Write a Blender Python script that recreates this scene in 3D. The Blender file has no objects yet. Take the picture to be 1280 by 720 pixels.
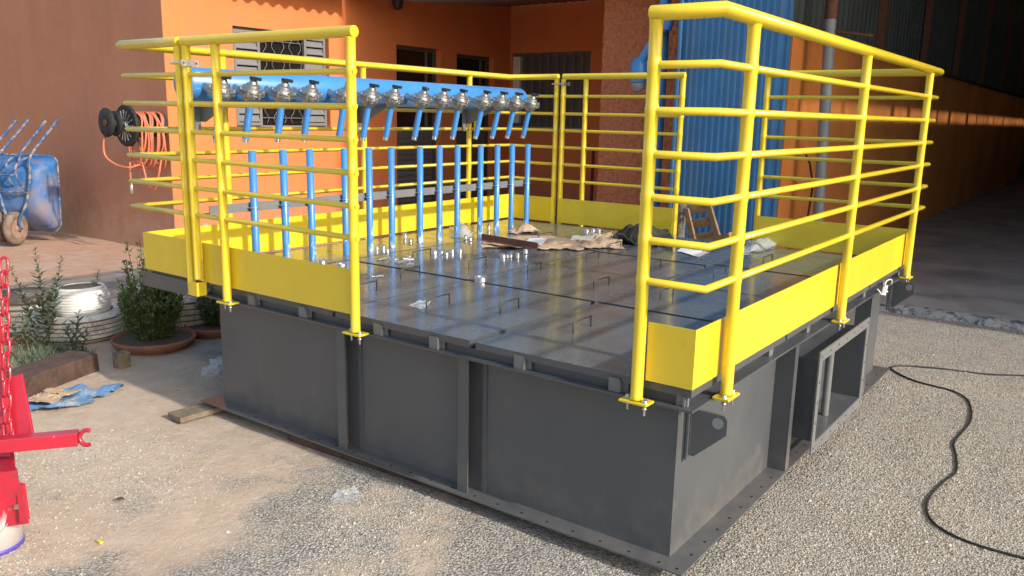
import bpy, math, random
from mathutils import Vector, Matrix, noise
PI=math.pi
random.seed(7)
SC=bpy.context.scene; COL=SC.collection
# ------------------------------------------------------------------ camera
RR=[(0.805898,0.591693,0.020672),(-0.136686,0.15197,0.978888),(-0.57606,0.79171,-0.203349)]
CAM=Vector((1.002146,-2.399868,1.584795)); FPX=1036.328
cd=bpy.data.cameras.new('camera'); cam=bpy.data.objects.new('camera',cd); COL.objects.link(cam)
cd.sensor_width=36; cd.lens=36*FPX/1280; cd.clip_end=300; cd.clip_start=.05
cam.matrix_world=Matrix(((RR[0][0],RR[1][0],-RR[2][0],CAM.x),(RR[0][1],RR[1][1],-RR[2][1],CAM.y),(RR[0][2],RR[1][2],-RR[2][2],CAM.z),(0,0,0,1)))
SC.camera=cam
def ray(px,py):
    c=Vector(((px-640)/FPX,(360-py)/FPX,1.0)); return Vector([sum(RR[k][i]*c[k] for k in range(3)) for i in range(3)])
def G(px,py,z=0.0):
    r=ray(px,py); return CAM+r*((z-CAM.z)/r.z)
def AT(px,py,dep): return CAM+ray(px,py)*dep
def OY(px,py,y):
    r=ray(px,py); return CAM+r*((y-CAM.y)/r.y)
# ------------------------------------------------------------------ light
SUN_EL=math.radians(28); SUN_AZ=math.radians(-1.5)      # azimuth from +x towards +y
w=bpy.data.worlds.new("World"); SC.world=w; w.use_nodes=True
nt=w.node_tree; bg=nt.nodes['Background']; sky=nt.nodes.new('ShaderNodeTexSky')
sky.sky_type='NISHITA'; sky.sun_disc=False; sky.sun_elevation=SUN_EL; sky.sun_rotation=PI/2-SUN_AZ
sky.dust_density=2.5; sky.air_density=1.2
nt.links.new(sky.outputs[0],bg.inputs[0]); bg.inputs[1].default_value=.15
sl=bpy.data.lights.new('sun','SUN'); sl.energy=2.8; sl.angle=math.radians(1.3); sl.color=(1,.94,.85)
so=bpy.data.objects.new('sun',sl); COL.objects.link(so)
sd=Vector((math.cos(SUN_AZ)*math.cos(SUN_EL),math.sin(SUN_AZ)*math.cos(SUN_EL),math.sin(SUN_EL)))
so.rotation_euler=sd.to_track_quat('Z','Y').to_euler(); so.location=(20,-5,15)
SC.view_settings.view_transform='Standard'; SC.view_settings.look='None'; SC.view_settings.gamma=1
SC.view_settings.use_curve_mapping=False; SC.view_settings.exposure=.62
# ------------------------------------------------------------------ materials
def mat(name,col,rough=.5,metal=0,var=0,vscale=6,bump=0,bscale=60,col2=None,spec=.5,detail=6,thr=None,trans=0,bdist=.01,coat=0,alpha=None,rvar=0):
    m=bpy.data.materials.new(name); m.use_nodes=True; n=m.node_tree.nodes; L=m.node_tree.links
    b=n['Principled BSDF']; b.inputs['Base Color'].default_value=(*col,1); b.inputs['Roughness'].default_value=rough
    b.inputs['Metallic'].default_value=metal; b.inputs['Specular IOR Level'].default_value=spec
    if coat: b.inputs['Coat Weight'].default_value=coat; b.inputs['Coat Roughness'].default_value=.12
    if trans: b.inputs['Transmission Weight'].default_value=trans
    if alpha is not None: b.inputs['Alpha'].default_value=alpha
    g=n.new('ShaderNodeNewGeometry')
    if var or col2:
        t=n.new('ShaderNodeTexNoise'); t.inputs['Scale'].default_value=vscale; t.inputs['Detail'].default_value=detail
        t.inputs['Roughness'].default_value=.62
        L.new(g.outputs['Position'],t.inputs['Vector'])
        r=n.new('ShaderNodeValToRGB')
        lo,hi=thr or (.3,.7)
        r.color_ramp.elements[0].position=lo; r.color_ramp.elements[1].position=hi
        if col2: a,c=col,col2
        else: a=tuple(x*(1-var) for x in col); c=tuple(min(1,x*(1+var)) for x in col)
        r.color_ramp.elements[0].color=(*a,1); r.color_ramp.elements[1].color=(*c,1)
        L.new(t.outputs['Fac'],r.inputs[0]); L.new(r.outputs[0],b.inputs['Base Color'])
        if rvar:
            mr=n.new('ShaderNodeMapRange'); mr.inputs['From Min'].default_value=.3; mr.inputs['From Max'].default_value=.7
            mr.inputs['To Min'].default_value=max(0.02,rough-rvar); mr.inputs['To Max'].default_value=rough+rvar
            t3=n.new('ShaderNodeTexNoise'); t3.inputs['Scale'].default_value=5; t3.inputs['Detail'].default_value=8
            L.new(g.outputs['Position'],t3.inputs['Vector']); L.new(t3.outputs['Fac'],mr.inputs['Value']); L.new(mr.outputs[0],b.inputs['Roughness'])
    if bump:
        t2=n.new('ShaderNodeTexNoise'); t2.inputs['Scale'].default_value=bscale; t2.inputs['Detail'].default_value=4
        L.new(g.outputs['Position'],t2.inputs['Vector'])
        bp=n.new('ShaderNodeBump'); bp.inputs['Strength'].default_value=bump; bp.inputs['Distance'].default_value=bdist
        L.new(t2.outputs['Fac'],bp.inputs['Height']); L.new(bp.outputs[0],b.inputs['Normal'])
    return m
M={}
def dirt(name,col,scale,lo,hi,amt,zfade=None,seed=0,rough=None,detail=8):
    m=M[name]; n=m.node_tree.nodes; L=m.node_tree.links; b=n['Principled BSDF']; inp=b.inputs['Base Color']
    g=n.new('ShaderNodeNewGeometry'); mu=n.new('ShaderNodeVectorMath'); mu.operation='MULTIPLY_ADD'; mu.inputs[1].default_value=scale; mu.inputs[2].default_value=(seed*3.1,seed*1.7,seed)
    t=n.new('ShaderNodeTexNoise'); t.inputs['Scale'].default_value=1; t.inputs['Detail'].default_value=detail; t.inputs['Roughness'].default_value=.66
    L.new(g.outputs['Position'],mu.inputs[0]); L.new(mu.outputs[0],t.inputs['Vector']); v=t.outputs['Fac']
    if zfade:
        s=n.new('ShaderNodeSeparateXYZ'); L.new(g.outputs['Position'],s.inputs[0])
        r=n.new('ShaderNodeMapRange'); r.inputs['From Min'].default_value=zfade[0]; r.inputs['From Max'].default_value=zfade[1]; r.inputs['To Min'].default_value=zfade[2]; r.inputs['To Max'].default_value=zfade[3]
        L.new(s.outputs['Z'],r.inputs['Value']); a=n.new('ShaderNodeMath'); a.operation='ADD'; L.new(v,a.inputs[0]); L.new(r.outputs[0],a.inputs[1]); v=a.outputs[0]
    c=n.new('ShaderNodeMapRange'); c.inputs['From Min'].default_value=lo; c.inputs['From Max'].default_value=hi; c.inputs['To Max'].default_value=amt; L.new(v,c.inputs['Value'])
    x=n.new('ShaderNodeMixRGB'); L.new(c.outputs[0],x.inputs[0]); x.inputs[2].default_value=(*col,1)
    if inp.links: L.new(inp.links[0].from_socket,x.inputs[1])
    else: x.inputs[1].default_value=inp.default_value
    L.new(x.outputs[0],inp)
    if rough is not None:
        ri=b.inputs['Roughness']; y=n.new('ShaderNodeMix'); L.new(c.outputs[0],y.inputs[0])
        if ri.links: L.new(ri.links[0].from_socket,y.inputs[2])
        else: y.inputs[2].default_value=ri.default_value
        y.inputs[3].default_value=rough; L.new(y.outputs[0],ri)
M['yellow']=mat('yellow_paint',(.76,.565,.030),.30,var=.06,vscale=3,bump=.06,bscale=18,coat=.3)
M['grey']=mat('grey_paint',(.080,.086,.095),.40,var=.10,vscale=2.2,bump=.05,bscale=9,coat=.15,rvar=.06)
M['lid']=mat('grey_lid_paint',(.125,.135,.145),.25,var=.14,vscale=3.5,bump=.05,bscale=5,spec=.7,coat=.45,rvar=.10,bdist=.006)
M['greylight']=mat('grey_bar_paint',(.16,.165,.17),.45,var=.1)
M['steel']=mat('galvanised_steel',(.62,.63,.64),.32,metal=.9,var=.15,vscale=40)
M['alu']=mat('cast_aluminium',(.42,.42,.41),.38,metal=.9,var=.15,vscale=50,bump=.2,bscale=120)
M['darkplastic']=mat('dark_plastic',(.03,.028,.028),.45)
M['hole']=mat('hole_shadow',(.012,.012,.012),.9)
M['blue']=mat('blue_paint',(.05,.225,.56),.33,var=.08,vscale=5,coat=.2,bump=.05,bscale=20)
M['blueclad']=mat('blue_cladding',(.05,.20,.42),.45,var=.16,vscale=1.6)
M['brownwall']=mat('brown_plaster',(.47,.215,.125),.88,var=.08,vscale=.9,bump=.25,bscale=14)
M['orange']=mat('orange_plaster',(.68,.205,.062),.85,var=.07,vscale=1.3,bump=.25,bscale=14,bdist=.01)
M['darkorange']=mat('shed_orange_plaster',(.70,.235,.05),.85,var=.2,vscale=.8,bump=.2,bscale=14)
M['stucco']=mat('rough_stucco',(.50,.19,.09),.95,var=.25,vscale=30,bump=1.0,bscale=28,bdist=.03)
M['white']=mat('white_paint',(.72,.72,.70),.5,var=.08,vscale=10)
M['shutter']=mat('shutter_paint',(.19,.19,.195),.5,var=.06)
M['glass']=mat('dark_glass',(.015,.014,.013),.18,spec=.6)
M['darkframe']=mat('dark_frame',(.08,.075,.07),.5)
M['greydoor']=mat('grey_door',(.13,.13,.135),.45,var=.1)
M['fibre']=mat('fibre_cement',(.32,.31,.30),.9,var=.15,vscale=3)
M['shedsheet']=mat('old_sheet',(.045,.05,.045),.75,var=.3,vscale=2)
M['rust']=mat('rusty_steel',(.14,.05,.025),.8,var=.3,vscale=20)
M['column']=mat('grey_column',(.22,.23,.24),.5,var=.1)
M['wood']=mat('weathered_wood',(.20,.155,.11),.85,var=.35,vscale=14,bump=.5,bscale=40)
M['darkwood']=mat('dark_timber',(.085,.05,.038),.9,var=.35,vscale=9,bump=.8,bscale=26,bdist=.015)
M['palwood']=mat('pallet_wood',(.26,.16,.08),.85,var=.3,vscale=12)
M['bark']=mat('bark',(.17,.15,.13),.95,var=.4,vscale=20,bump=1,bscale=30,bdist=.02)
M['tyrewhite']=mat('whitewashed_rubber',(.66,.62,.54),.85,col2=(.30,.27,.22),vscale=11,thr=(.5,.75),bump=.3,bscale=40)
M['ribpot']=mat('white_glaze',(.70,.69,.66),.6,col2=(.42,.38,.32),vscale=4,thr=(.55,.9))
M['rubber']=mat('black_rubber',(.02,.02,.02),.75,var=.2)
M['dustyrubber']=mat('dusty_rubber',(.20,.145,.11),.9,var=.35,vscale=14)
M['dustrim']=mat('dusty_rim',(.33,.20,.14),.8,var=.3,vscale=20)
M['terra']=mat('terracotta',(.28,.125,.08),.85,var=.2,vscale=8)
M['soil']=mat('soil',(.11,.085,.065),.95,var=.4,vscale=40,bump=1,bscale=60)
M['leaf']=mat('shrub_leaf',(.115,.165,.05),.55,var=.45,vscale=14)
M['leaf2']=mat('weed_leaf',(.11,.14,.075),.6,var=.35,vscale=16)
M['stem']=mat('stem',(.09,.09,.04),.8)
M['redpaint']=mat('red_paint',(.42,.018,.04),.28,coat=.4,var=.06,bump=.05,bscale=30)
M['bucketwhite']=mat('bucket_white',(.75,.72,.73),.45,var=.05)
M['bucketblue']=mat('bucket_blue',(.09,.07,.42),.45)
M['hose']=mat('orange_hose',(.60,.17,.09),.5,var=.1)
M['barrowblue']=mat('barrow_blue',(.022,.13,.36),.5,col2=(.30,.27,.27),vscale=7,thr=(.66,.80),bump=.1,bscale=20)
M['barrowtube']=mat('barrow_tube',(.035,.10,.24),.5,col2=(.30,.26,.24),vscale=12,thr=(.46,.62))
M['cardboard']=mat('cardboard',(.46,.33,.22),.9,col2=(.36,.22,.15),vscale=12,thr=(.55,.7))
M['paper']=mat('white_paper',(.72,.74,.76),.7)
M['cloth']=mat('dark_olive_cloth',(.035,.035,.026),.95,var=.4,vscale=14,bump=.6,bscale=60)
M['tarp']=mat('blue_tarp',(.10,.20,.36),.7,col2=(.30,.30,.29),vscale=9,thr=(.52,.66),bump=.3,bscale=30)
M['film']=mat('clear_film',(.72,.75,.77),.22,spec=.9,alpha=.30)
M['cable']=mat('black_cable',(.022,.022,.024),.55)
M['concrete']=mat('concrete',(.26,.25,.235),.9,var=.2,vscale=3,bump=.3,bscale=30)
M['capstone']=mat('cap_stone',(.20,.165,.13),.95,var=.3,vscale=9,bump=.8,bscale=30,bdist=.02)
M['slab']=mat('shed_floor',(.38,.35,.31),.75,var=.22,vscale=1.2,bump=.2,bscale=20)
M['kerbblue']=mat('chipped_kerb',(.36,.35,.33),.9,col2=(.08,.11,.13),vscale=13,thr=(.50,.60),bump=.8,bscale=30,bdist=.02)
M['brownbar']=mat('brown_primer',(.11,.045,.035),.6,var=.2)
M['legpaint']=mat('blue_grey_leg',(.10,.14,.20),.6,var=.4,vscale=14)
M['leafdry']=mat('dry_leaf',(.07,.06,.045),.8)
dirt('grey',(.22,.19,.155),(9,9,9),.52,.90,.42,(.06,.30,.20,-.08),1,.7)
dirt('grey',(.16,.16,.155),(14,14,1.6),.60,.78,.16,None,2,.6)
dirt('lid',(.22,.205,.18),(3.2,3.2,3),.45,.85,.26,None,3,.42)
dirt('lid',(.30,.29,.27),(22,9,9),.62,.76,.16,None,4,.6)
dirt('lid',(.045,.045,.045),(2.4,6,3),.50,.74,.25,None,5,.16)
dirt('yellow',(.50,.36,.06),(11,11,11),.60,.74,.45,None,6,.55)
dirt('yellow',(.10,.08,.05),(34,34,34),.735,.76,.8,None,7,.7)
dirt('orange',(.50,.20,.10),(3,3,.9),.48,.75,.55,None,8)
dirt('orange',(.42,.20,.12),(5,5,5),.45,.75,.9,(.0,.9,.24,-.12),9)
dirt('orange',(.74,.30,.13),(9,9,1.1),.62,.72,.3,None,10)
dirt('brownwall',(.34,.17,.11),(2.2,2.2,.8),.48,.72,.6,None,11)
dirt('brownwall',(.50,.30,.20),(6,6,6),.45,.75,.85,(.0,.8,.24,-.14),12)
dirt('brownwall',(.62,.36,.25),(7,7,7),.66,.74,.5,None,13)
dirt('barrowblue',(.30,.22,.17),(5,5,5),.46,.70,.7,(.1,1.0,.14,-.06),14,.9)
dirt('slab',(.16,.15,.145),(1.5,1.5,1.5),.5,.68,.7,None,15)
dirt('blue',(.20,.32,.45),(16,16,16),.62,.74,.5,None,16,.6)
dirt('blueclad',(.14,.20,.27),(8,8,.8),.5,.72,.5,None,17)
dirt('redpaint',(.20,.03,.03),(18,18,18),.58,.72,.7,None,18,.6)
dirt('redpaint',(.55,.22,.22),(40,40,12),.66,.72,.5,None,19,.6)
# scratched lower part of the blue uprights
def scratch_mat():
    m=mat('blue_paint_scratched',(.05,.225,.56),.35,coat=.2); n=m.node_tree.nodes; L=m.node_tree.links; b=n['Principled BSDF']
    g=n.new('ShaderNodeNewGeometry'); mp=n.new('ShaderNodeVectorMath'); mp.operation='MULTIPLY'; mp.inputs[1].default_value=(26,26,9)
    t=n.new('ShaderNodeTexNoise'); t.inputs['Scale'].default_value=1.6; t.inputs['Detail'].default_value=6; t.inputs['Roughness'].default_value=.7
    s=n.new('ShaderNodeSeparateXYZ'); L.new(g.outputs['Position'],s.inputs[0]); L.new(g.outputs['Position'],mp.inputs[0]); L.new(mp.outputs[0],t.inputs['Vector'])
    r=n.new('ShaderNodeMapRange'); r.inputs['From Min'].default_value=.72; r.inputs['From Max'].default_value=1.02; r.inputs['To Min'].default_value=.10; r.inputs['To Max'].default_value=-.12
    L.new(s.outputs['Z'],r.inputs['Value'])
    a=n.new('ShaderNodeMath'); a.operation='ADD'; L.new(t.outputs['Fac'],a.inputs[0]); L.new(r.outputs[0],a.inputs[1])
    c=n.new('ShaderNodeValToRGB'); c.color_ramp.elements[0].position=.60; c.color_ramp.elements[1].position=.66
    c.color_ramp.elements[0].color=(.05,.225,.56,1); c.color_ramp.elements[1].color=(.5,.62,.74,1)
    L.new(a.outputs[0],c.inputs[0]); L.new(c.outputs[0],b.inputs['Base Color'])
    return m
M['bluescr']=scratch_mat()
def ground_mat():
    m=bpy.data.materials.new('sandy_gravel_ground'); m.use_nodes=True; n=m.node_tree.nodes; L=m.node_tree.links; b=n['Principled BSDF']; b.inputs['Roughness'].default_value=.95
    b.inputs['Specular IOR Level'].default_value=.2
    g=n.new('ShaderNodeNewGeometry'); P=g.outputs['Position']
    def noi(s,d=6,r=.6):
        t=n.new('ShaderNodeTexNoise'); t.inputs['Scale'].default_value=s; t.inputs['Detail'].default_value=d; t.inputs['Roughness'].default_value=r; L.new(P,t.inputs['Vector']); return t.outputs['Fac']
    def ramp(v,p0,p1,c0,c1):
        r=n.new('ShaderNodeValToRGB'); r.color_ramp.elements[0].position=p0; r.color_ramp.elements[1].position=p1
        r.color_ramp.elements[0].color=(*c0,1); r.color_ramp.elements[1].color=(*c1,1); L.new(v,r.inputs[0]); return r.outputs[0]
    def mix(f,a,c):
        x=n.new('ShaderNodeMixRGB'); L.new(f,x.inputs[0]); L.new(a,x.inputs[1]); L.new(c,x.inputs[2]); return x.outputs[0]
    def math_(op,a,c):
        x=n.new('ShaderNodeMath'); x.operation=op; x.use_clamp=False
        for i,v in enumerate((a,c)):
            if isinstance(v,(int,float)): x.inputs[i].default_value=v
            else: L.new(v,x.inputs[i])
        return x.outputs[0]
    sep=n.new('ShaderNodeSeparateXYZ'); L.new(P,sep.inputs[0]); X,Y=sep.outputs[0],sep.outputs[1]
    sand=ramp(noi(9,8,.7),.3,.7,(.48,.37,.275),(.64,.515,.40))
    vor=n.new('ShaderNodeTexVoronoi'); vor.inputs['Scale'].default_value=100; L.new(P,vor.inputs['Vector'])
    vs=n.new('ShaderNodeSeparateColor'); L.new(vor.outputs['Color'],vs.inputs[0])
    stone=ramp(vs.outputs[0],0,1,(.33,.315,.285),(.64,.61,.55))
    crev=ramp(vor.outputs['Distance'],.25,.75,(1,1,1),(.52,.49,.45))
    gm=n.new('ShaderNodeMixRGB'); gm.blend_type='MULTIPLY'; gm.inputs[0].default_value=1; L.new(stone,gm.inputs[1]); L.new(crev,gm.inputs[2])
    grav=gm.outputs[0]
    # gravel amount: all of the right side, patches in front on the left
    bigx=math_('MULTIPLY',math_('ADD',X,1.75),.13)
    fr=math_('ADD',noi(1.5,7,.62),bigx)
    f=ramp(fr,.46,.58,(0,0,0),(1,1,1))
    c=mix(f,sand,grav)
    dust=ramp(noi(2.6,8,.7),.50,.74,(0,0,0),(.65,.65,.65))
    c=mix(dust,c,ramp(noi(20,4),.3,.7,(.44,.33,.24),(.54,.42,.31)))
    # redder earth by the house, grey screed strip behind the plants
    red=ramp(math_('ADD',math_('MULTIPLY',math_('ADD',X,4.9),-.9),noi(2,5)),.35,1.0,(0,0,0),(1,1,1))
    c=mix(red,c,ramp(noi(6,8,.7),.3,.7,(.42,.25,.17),(.58,.37,.26)))
    dy=math_('ABSOLUTE',math_('SUBTRACT',Y,1.0),0); 
    k1=math_('SUBTRACT',1.05,math_('MULTIPLY',math_('ABSOLUTE',math_('SUBTRACT',Y,1.3),0),1.2))
    k2=math_('SUBTRACT',2.15,math_('ABSOLUTE',math_('ADD',X,4.9),0))
    k=math_('ADD',math_('MINIMUM',k1,k2),math_('MULTIPLY',math_('SUBTRACT',noi(4,5),.5),.5))
    c=mix(ramp(k,.10,.30,(0,0,0),(.9,.9,.9)),c,ramp(noi(5,6),.3,.7,(.19,.185,.175),(.30,.29,.27)))
    tr=math_('ABSOLUTE',math_('SUBTRACT',math_('ABSOLUTE',math_('SUBTRACT',math_('ADD',X,math_('MULTIPLY',Y,-.35)),.75),0),.42),0)
    tk_=ramp(math_('ADD',tr,math_('MULTIPLY',math_('SUBTRACT',noi(5,6,.7),.5),.25)),.02,.12,(.4,.4,.4),(0,0,0)); c=mix(tk_,c,ramp(noi(40,4),.3,.7,(.40,.35,.285),(.52,.46,.38)))
    fines=ramp(noi(.9,9,.75),.50,.68,(0,0,0),(.6,.6,.6)); c=mix(fines,c,ramp(noi(60,4),.3,.7,(.42,.36,.285),(.60,.53,.43)))
    st=ramp(noi(1.1,9,.72),.60,.74,(0,0,0),(.45,.45,.45)); c=mix(st,c,ramp(noi(30,3),.3,.7,(.17,.155,.135),(.26,.235,.20)))
    L.new(c,b.inputs['Base Color'])
    bp=n.new('ShaderNodeBump'); bp.inputs['Strength'].default_value=.9; bp.inputs['Distance'].default_value=.012
    h=math_('ADD',math_('MULTIPLY',math_('SUBTRACT',.8,vor.outputs['Distance']),f),math_('MULTIPLY',noi(26,8,.75),1.2))
    L.new(h,bp.inputs['Height']); L.new(bp.outputs[0],b.inputs['Normal'])
    return m
M['ground']=ground_mat()
# ------------------------------------------------------------------ helpers
class MB:
    def __init__(s): s.v=[]; s.f=[]; s.sm=[]; s.mi=[]; s.cur=0
    def add(s,v,f,sm=False):
        o=len(s.v); s.v+= [tuple(p) for p in v]; s.f+=[tuple(i+o for i in q) for q in f]; s.sm+=[sm]*len(f); s.mi+=[s.cur]*len(f); return s
    def box(s,x0,y0,z0,x1,y1,z1,mx=None):
        v=[(x,y,z) for x in(x0,x1) for y in(y0,y1) for z in(z0,z1)]
        if mx: v=[mx@Vector(p) for p in v]
        return s.add(v,[(0,1,3,2),(4,6,7,5),(0,4,5,1),(2,3,7,6),(0,2,6,4),(1,5,7,3)])
    def bar(s,a,b,w,h,up=(0,0,1)):      # rectangular bar from a to b
        a=Vector(a); b=Vector(b); d=(b-a).normalized(); sd_=d.cross(Vector(up)).normalized(); u=sd_.cross(d)
        v=[p+sd_*(i*w/2)+u*(j*h/2) for p in(a,b) for i in(-1,1) for j in(-1,1)]
        return s.add(v,[(0,1,3,2),(4,6,7,5),(0,4,5,1),(2,3,7,6),(0,2,6,4),(1,5,7,3)])
    def tube(s,pts,r,n=12,caps=True,closed=False):
        pts=[Vector(p) for p in pts]; N=len(pts); rs=r if isinstance(r,(list,tuple)) else [r]*N
        d=[(pts[(i+1)%N]-pts[i]).normalized() for i in range(N if closed else N-1)]
        d0=d[0]; a=Vector((0,0,1)) if abs(d0.z)<.9 else Vector((1,0,0))
        u=(a-d0*a.dot(d0)).normalized(); o=len(s.v); rings=[]
        for i in range(N):
            if closed: din=d[i-1]; dout=d[i]
            else: din=d[max(i-1,0)]; dout=d[min(i,N-2)]
            u=(u-din*u.dot(din)).normalized(); vv=din.cross(u); nb=(din+dout)
            nb=nb.normalized() if nb.length>1e-6 else din
            ring=[]
            for k in range(n):
                t=2*PI*k/n; off=(u*math.cos(t)+vv*math.sin(t))*rs[i]
                dn=din.dot(nb)
                if dn>.25: off=off-din*(off.dot(nb)/dn)
                ring.append(pts[i]+off)
            rings.append(ring)
            u=(u-dout*u.dot(dout)).normalized()
        V=[p for r_ in rings for p in r_]; F=[]
        for i in range(N if closed else N-1):
            j=(i+1)%N
            for k in range(n): F.append((i*n+k,i*n+(k+1)%n,j*n+(k+1)%n,j*n+k))
        s.add(V,F,True)
        if caps and not closed:
            s.add(rings[0],[tuple(range(n))[::-1]]); s.add(rings[-1],[tuple(range(n))])
        return s
    def crisp(s,prof,c,ax,n=24):
        for i in range(len(prof)-1): s.lathe(prof[i:i+2],c,ax,n,caps=False)
        return s
    def lathe(s,prof,c=(0,0,0),ax=(0,0,1),n=32,caps=True):   # prof: (r,h)
        ax=Vector(ax).normalized(); a=Vector((1,0,0)) if abs(ax.x)<.9 else Vector((0,1,0)); u=(a-ax*a.dot(ax)).normalized(); v=ax.cross(u); c=Vector(c)
        V=[c+ax*h+(u*math.cos(2*PI*k/n)+v*math.sin(2*PI*k/n))*r for r,h in prof for k in range(n)]
        F=[(i*n+k,i*n+(k+1)%n,(i+1)*n+(k+1)%n,(i+1)*n+k) for i in range(len(prof)-1) for k in range(n)]
        s.add(V,F,True)
        if caps:
            if prof[0][0]>1e-4: s.add(V[:n],[tuple(range(n))[::-1]])
            if prof[-1][0]>1e-4: s.add(V[-n:],[tuple(range(n))])
        return s
    def prism(s,poly,origin,U,V_,W,t):   # polygon in U,V plane extruded by t along W
        o=Vector(origin);U=Vector(U);V_=Vector(V_);W=Vector(W);n=len(poly)
        a=[o+U*p[0]+V_*p[1] for p in poly]; b=[p+W*t for p in a]
        F=[tuple(range(n))[::-1],tuple(range(n,2*n))]+[(i,(i+1)%n,(i+1)%n+n,i+n) for i in range(n)]
        return s.add(a+b,F)
    def build(s,name,m,parent=None,bevel=0,solid=0):
        me=bpy.data.meshes.new(name); me.from_pydata(s.v,[],s.f); [me.materials.append(M[q] if isinstance(q,str) else q) for q in (m if isinstance(m,(list,tuple)) else [m])]; me.polygons.foreach_set('material_index',s.mi)
        me.polygons.foreach_set('use_smooth',s.sm); me.update(); 
        o=bpy.data.objects.new(name,me); COL.objects.link(o)
        if parent:
            o.parent=parent; q=parent; T=Matrix.Identity(4)
            while q: T=T@Matrix.Translation(q.location) if q.type=='EMPTY' else T; q=q.parent
            if parent.type=='EMPTY': o.matrix_parent_inverse=T.inverted()
        if solid: md=o.modifiers.new('solid','SOLIDIFY'); md.thickness=solid; md.offset=0
        if bevel: md=o.modifiers.new('bevel','BEVEL'); md.width=bevel; md.segments=2; md.limit_method='ANGLE'
        return o
def tag(o,label,cat,group=None,kind=None):
    if label: o['label']=label
    if cat: o['category']=cat
    if group: o['group']=group
    if kind: o['kind']=kind
    return o
def thing(name,label,cat,loc=(0,0,0),group=None):
    o=bpy.data.objects.new(name,None); COL.objects.link(o); o.location=loc; o.empty_display_size=.1
    return tag(o,label,cat,group)
def copy_tree(o,parent=None):
    c=o.copy(); COL.objects.link(c); c.parent=parent
    for ch in list(o.children): copy_tree(ch,c)
    return c
def struct(name,mb,m,**k): o=mb.build(name,m,**k); o['kind']='structure'; return o
def nz(x,y,z=0,s=1): return noise.noise(Vector((x*s,y*s,z*s)))
# ------------------------------------------------------------------ ground
g=MB(); NX=220; x0,x1,y0,y1=-11.5,5.5,-3.2,5.0
def gz(x,y):
    k=1.0
    return .012*nz(x,y,3,.9)+.006*nz(x,y,5,4)
nx,ny=240,130
V=[(x0+(x1-x0)*i/nx,y0+(y1-y0)*j/ny,0) for j in range(ny+1) for i in range(nx+1)]
V=[(x,y,gz(x,y) if (x0<x<x1 and y0<y<y1) else 0) for x,y,_ in V]
g.add(V,[(j*(nx+1)+i,j*(nx+1)+i+1,(j+1)*(nx+1)+i+1,(j+1)*(nx+1)+i) for j in range(ny) for i in range(nx)],True)
B=120
for q in (((-B,-B),(B,-B),(B,y0),(-B,y0)),((-B,y1),(B,y1),(B,B),(-B,B)),((-B,y0),(x0,y0),(x0,y1),(-B,y1)),((x1,y0),(B,y0),(B,y1),(x1,y1))):
    g.add([(x,y,0) for x,y in q],[(0,1,2,3)])
struct('ground',g,'ground')
# loose gravel
random.seed(3)
gs=MB()
def dens(x,y):
    v=.55+.5*nz(x,y,11,1.5)+(x+1.5)*.12
    return v
cnt=0
while cnt<34000:
    px=random.uniform(-5,1290); py=random.uniform(400,728)
    p=G(px,py); x,y=p.x,p.y
    if -2.75<x<0.0 and .03<y<3.0: continue
    if y>5.1 or x<-6.5: continue
    if dens(x,y)<.46+random.random()*.25: 
        if random.random()>.02: continue
    if px<640 and random.random()<.25: continue
    r=random.uniform(.0022,.0055)*(random.uniform(1.3,2.0) if random.random()<.05 else 1); z=gz(x,y)
    a=random.random()*6.28; ca,sa=math.cos(a)*r,math.sin(a)*r; h=r*random.uniform(.5,.9); e=random.uniform(.5,1)
    gs.add([(x+ca,y+sa,z),(x-sa*e,y+ca*e,z),(x-ca,y-sa,z),(x+sa*e,y-ca*e,z),(x+ca*.3,y+sa*.3,z+h),(x-ca*.4,y-sa*.4,z+h*.8)],
        [(0,1,4),(1,5,4),(1,2,5),(2,3,5),(3,4,5),(3,0,4)]); cnt+=1
def stone_mat():
    m=mat('gravel_stone',(.35,.31,.26),.9); n=m.node_tree.nodes; L=m.node_tree.links
    g_=n.new('ShaderNodeNewGeometry'); r=n.new('ShaderNodeValToRGB'); r.color_ramp.elements[0].color=(.22,.205,.18,1); r.color_ramp.elements[1].color=(.50,.46,.39,1)
    L.new(g_.outputs['Random Per Island'],r.inputs[0]); L.new(r.outputs[0],n['Principled BSDF'].inputs['Base Color']); return m
o=gs.build('loose_gravel',stone_mat()); tag(o,'loose grey and beige gravel scattered over the sandy yard','gravel',kind='stuff')
# ------------------------------------------------------------------ the shed
sf=MB(); sf.box(-1.55,5.26,-.2,30,30,.05); struct('shed_floor',sf,'slab')
k=MB(); random.seed(5)
npt=150; V=[];F=[]
for i in range(npt+1):
    x=-1.5+i*.06; a=.05*nz(x,1,0,5)+.02*nz(x,4,0,14); zt=.045+.02*nz(x,8,0,9)
    V+=[(x,5.12+a,-.02),(x,5.15+a,zt*.8),(x,5.22+a*.3,zt+.012),(x,5.30,.052)]
for i in range(npt):
    for j in range(3): F.append((i*4+j,(i+1)*4+j,(i+1)*4+j+1,i*4+j+1))
k.add(V,F,True); struct('floor_edge',k,'kerbblue')
def corr(mb,a,b,z0,z1,pitch,amp,nrm,trap=True):     # vertical corrugated sheet from a to b (xy)
    a=Vector((*a,0)); b=Vector((*b,0)); L_=(b-a).length; d=(b-a)/L_; nn=Vector(nrm); pts=[]
    n=int(L_/pitch)
    for i in range(n):
        for t,h in (((0,0),(.5,0),(.62,1),(.88,1)) if trap else tuple((k_/6,.5-.5*math.cos(2*PI*k_/6)) for k_ in range(6))): pts.append(a+d*((i+t)*pitch)+nn*(h*amp))
    pts.append(b)
    V=[p+Vector((0,0,z)) for z in(z0,z1) for p in pts]; m_=len(pts)
    mb.add(V,[(i,i+1,m_+i+1,m_+i) for i in range(m_-1)],False)
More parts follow.
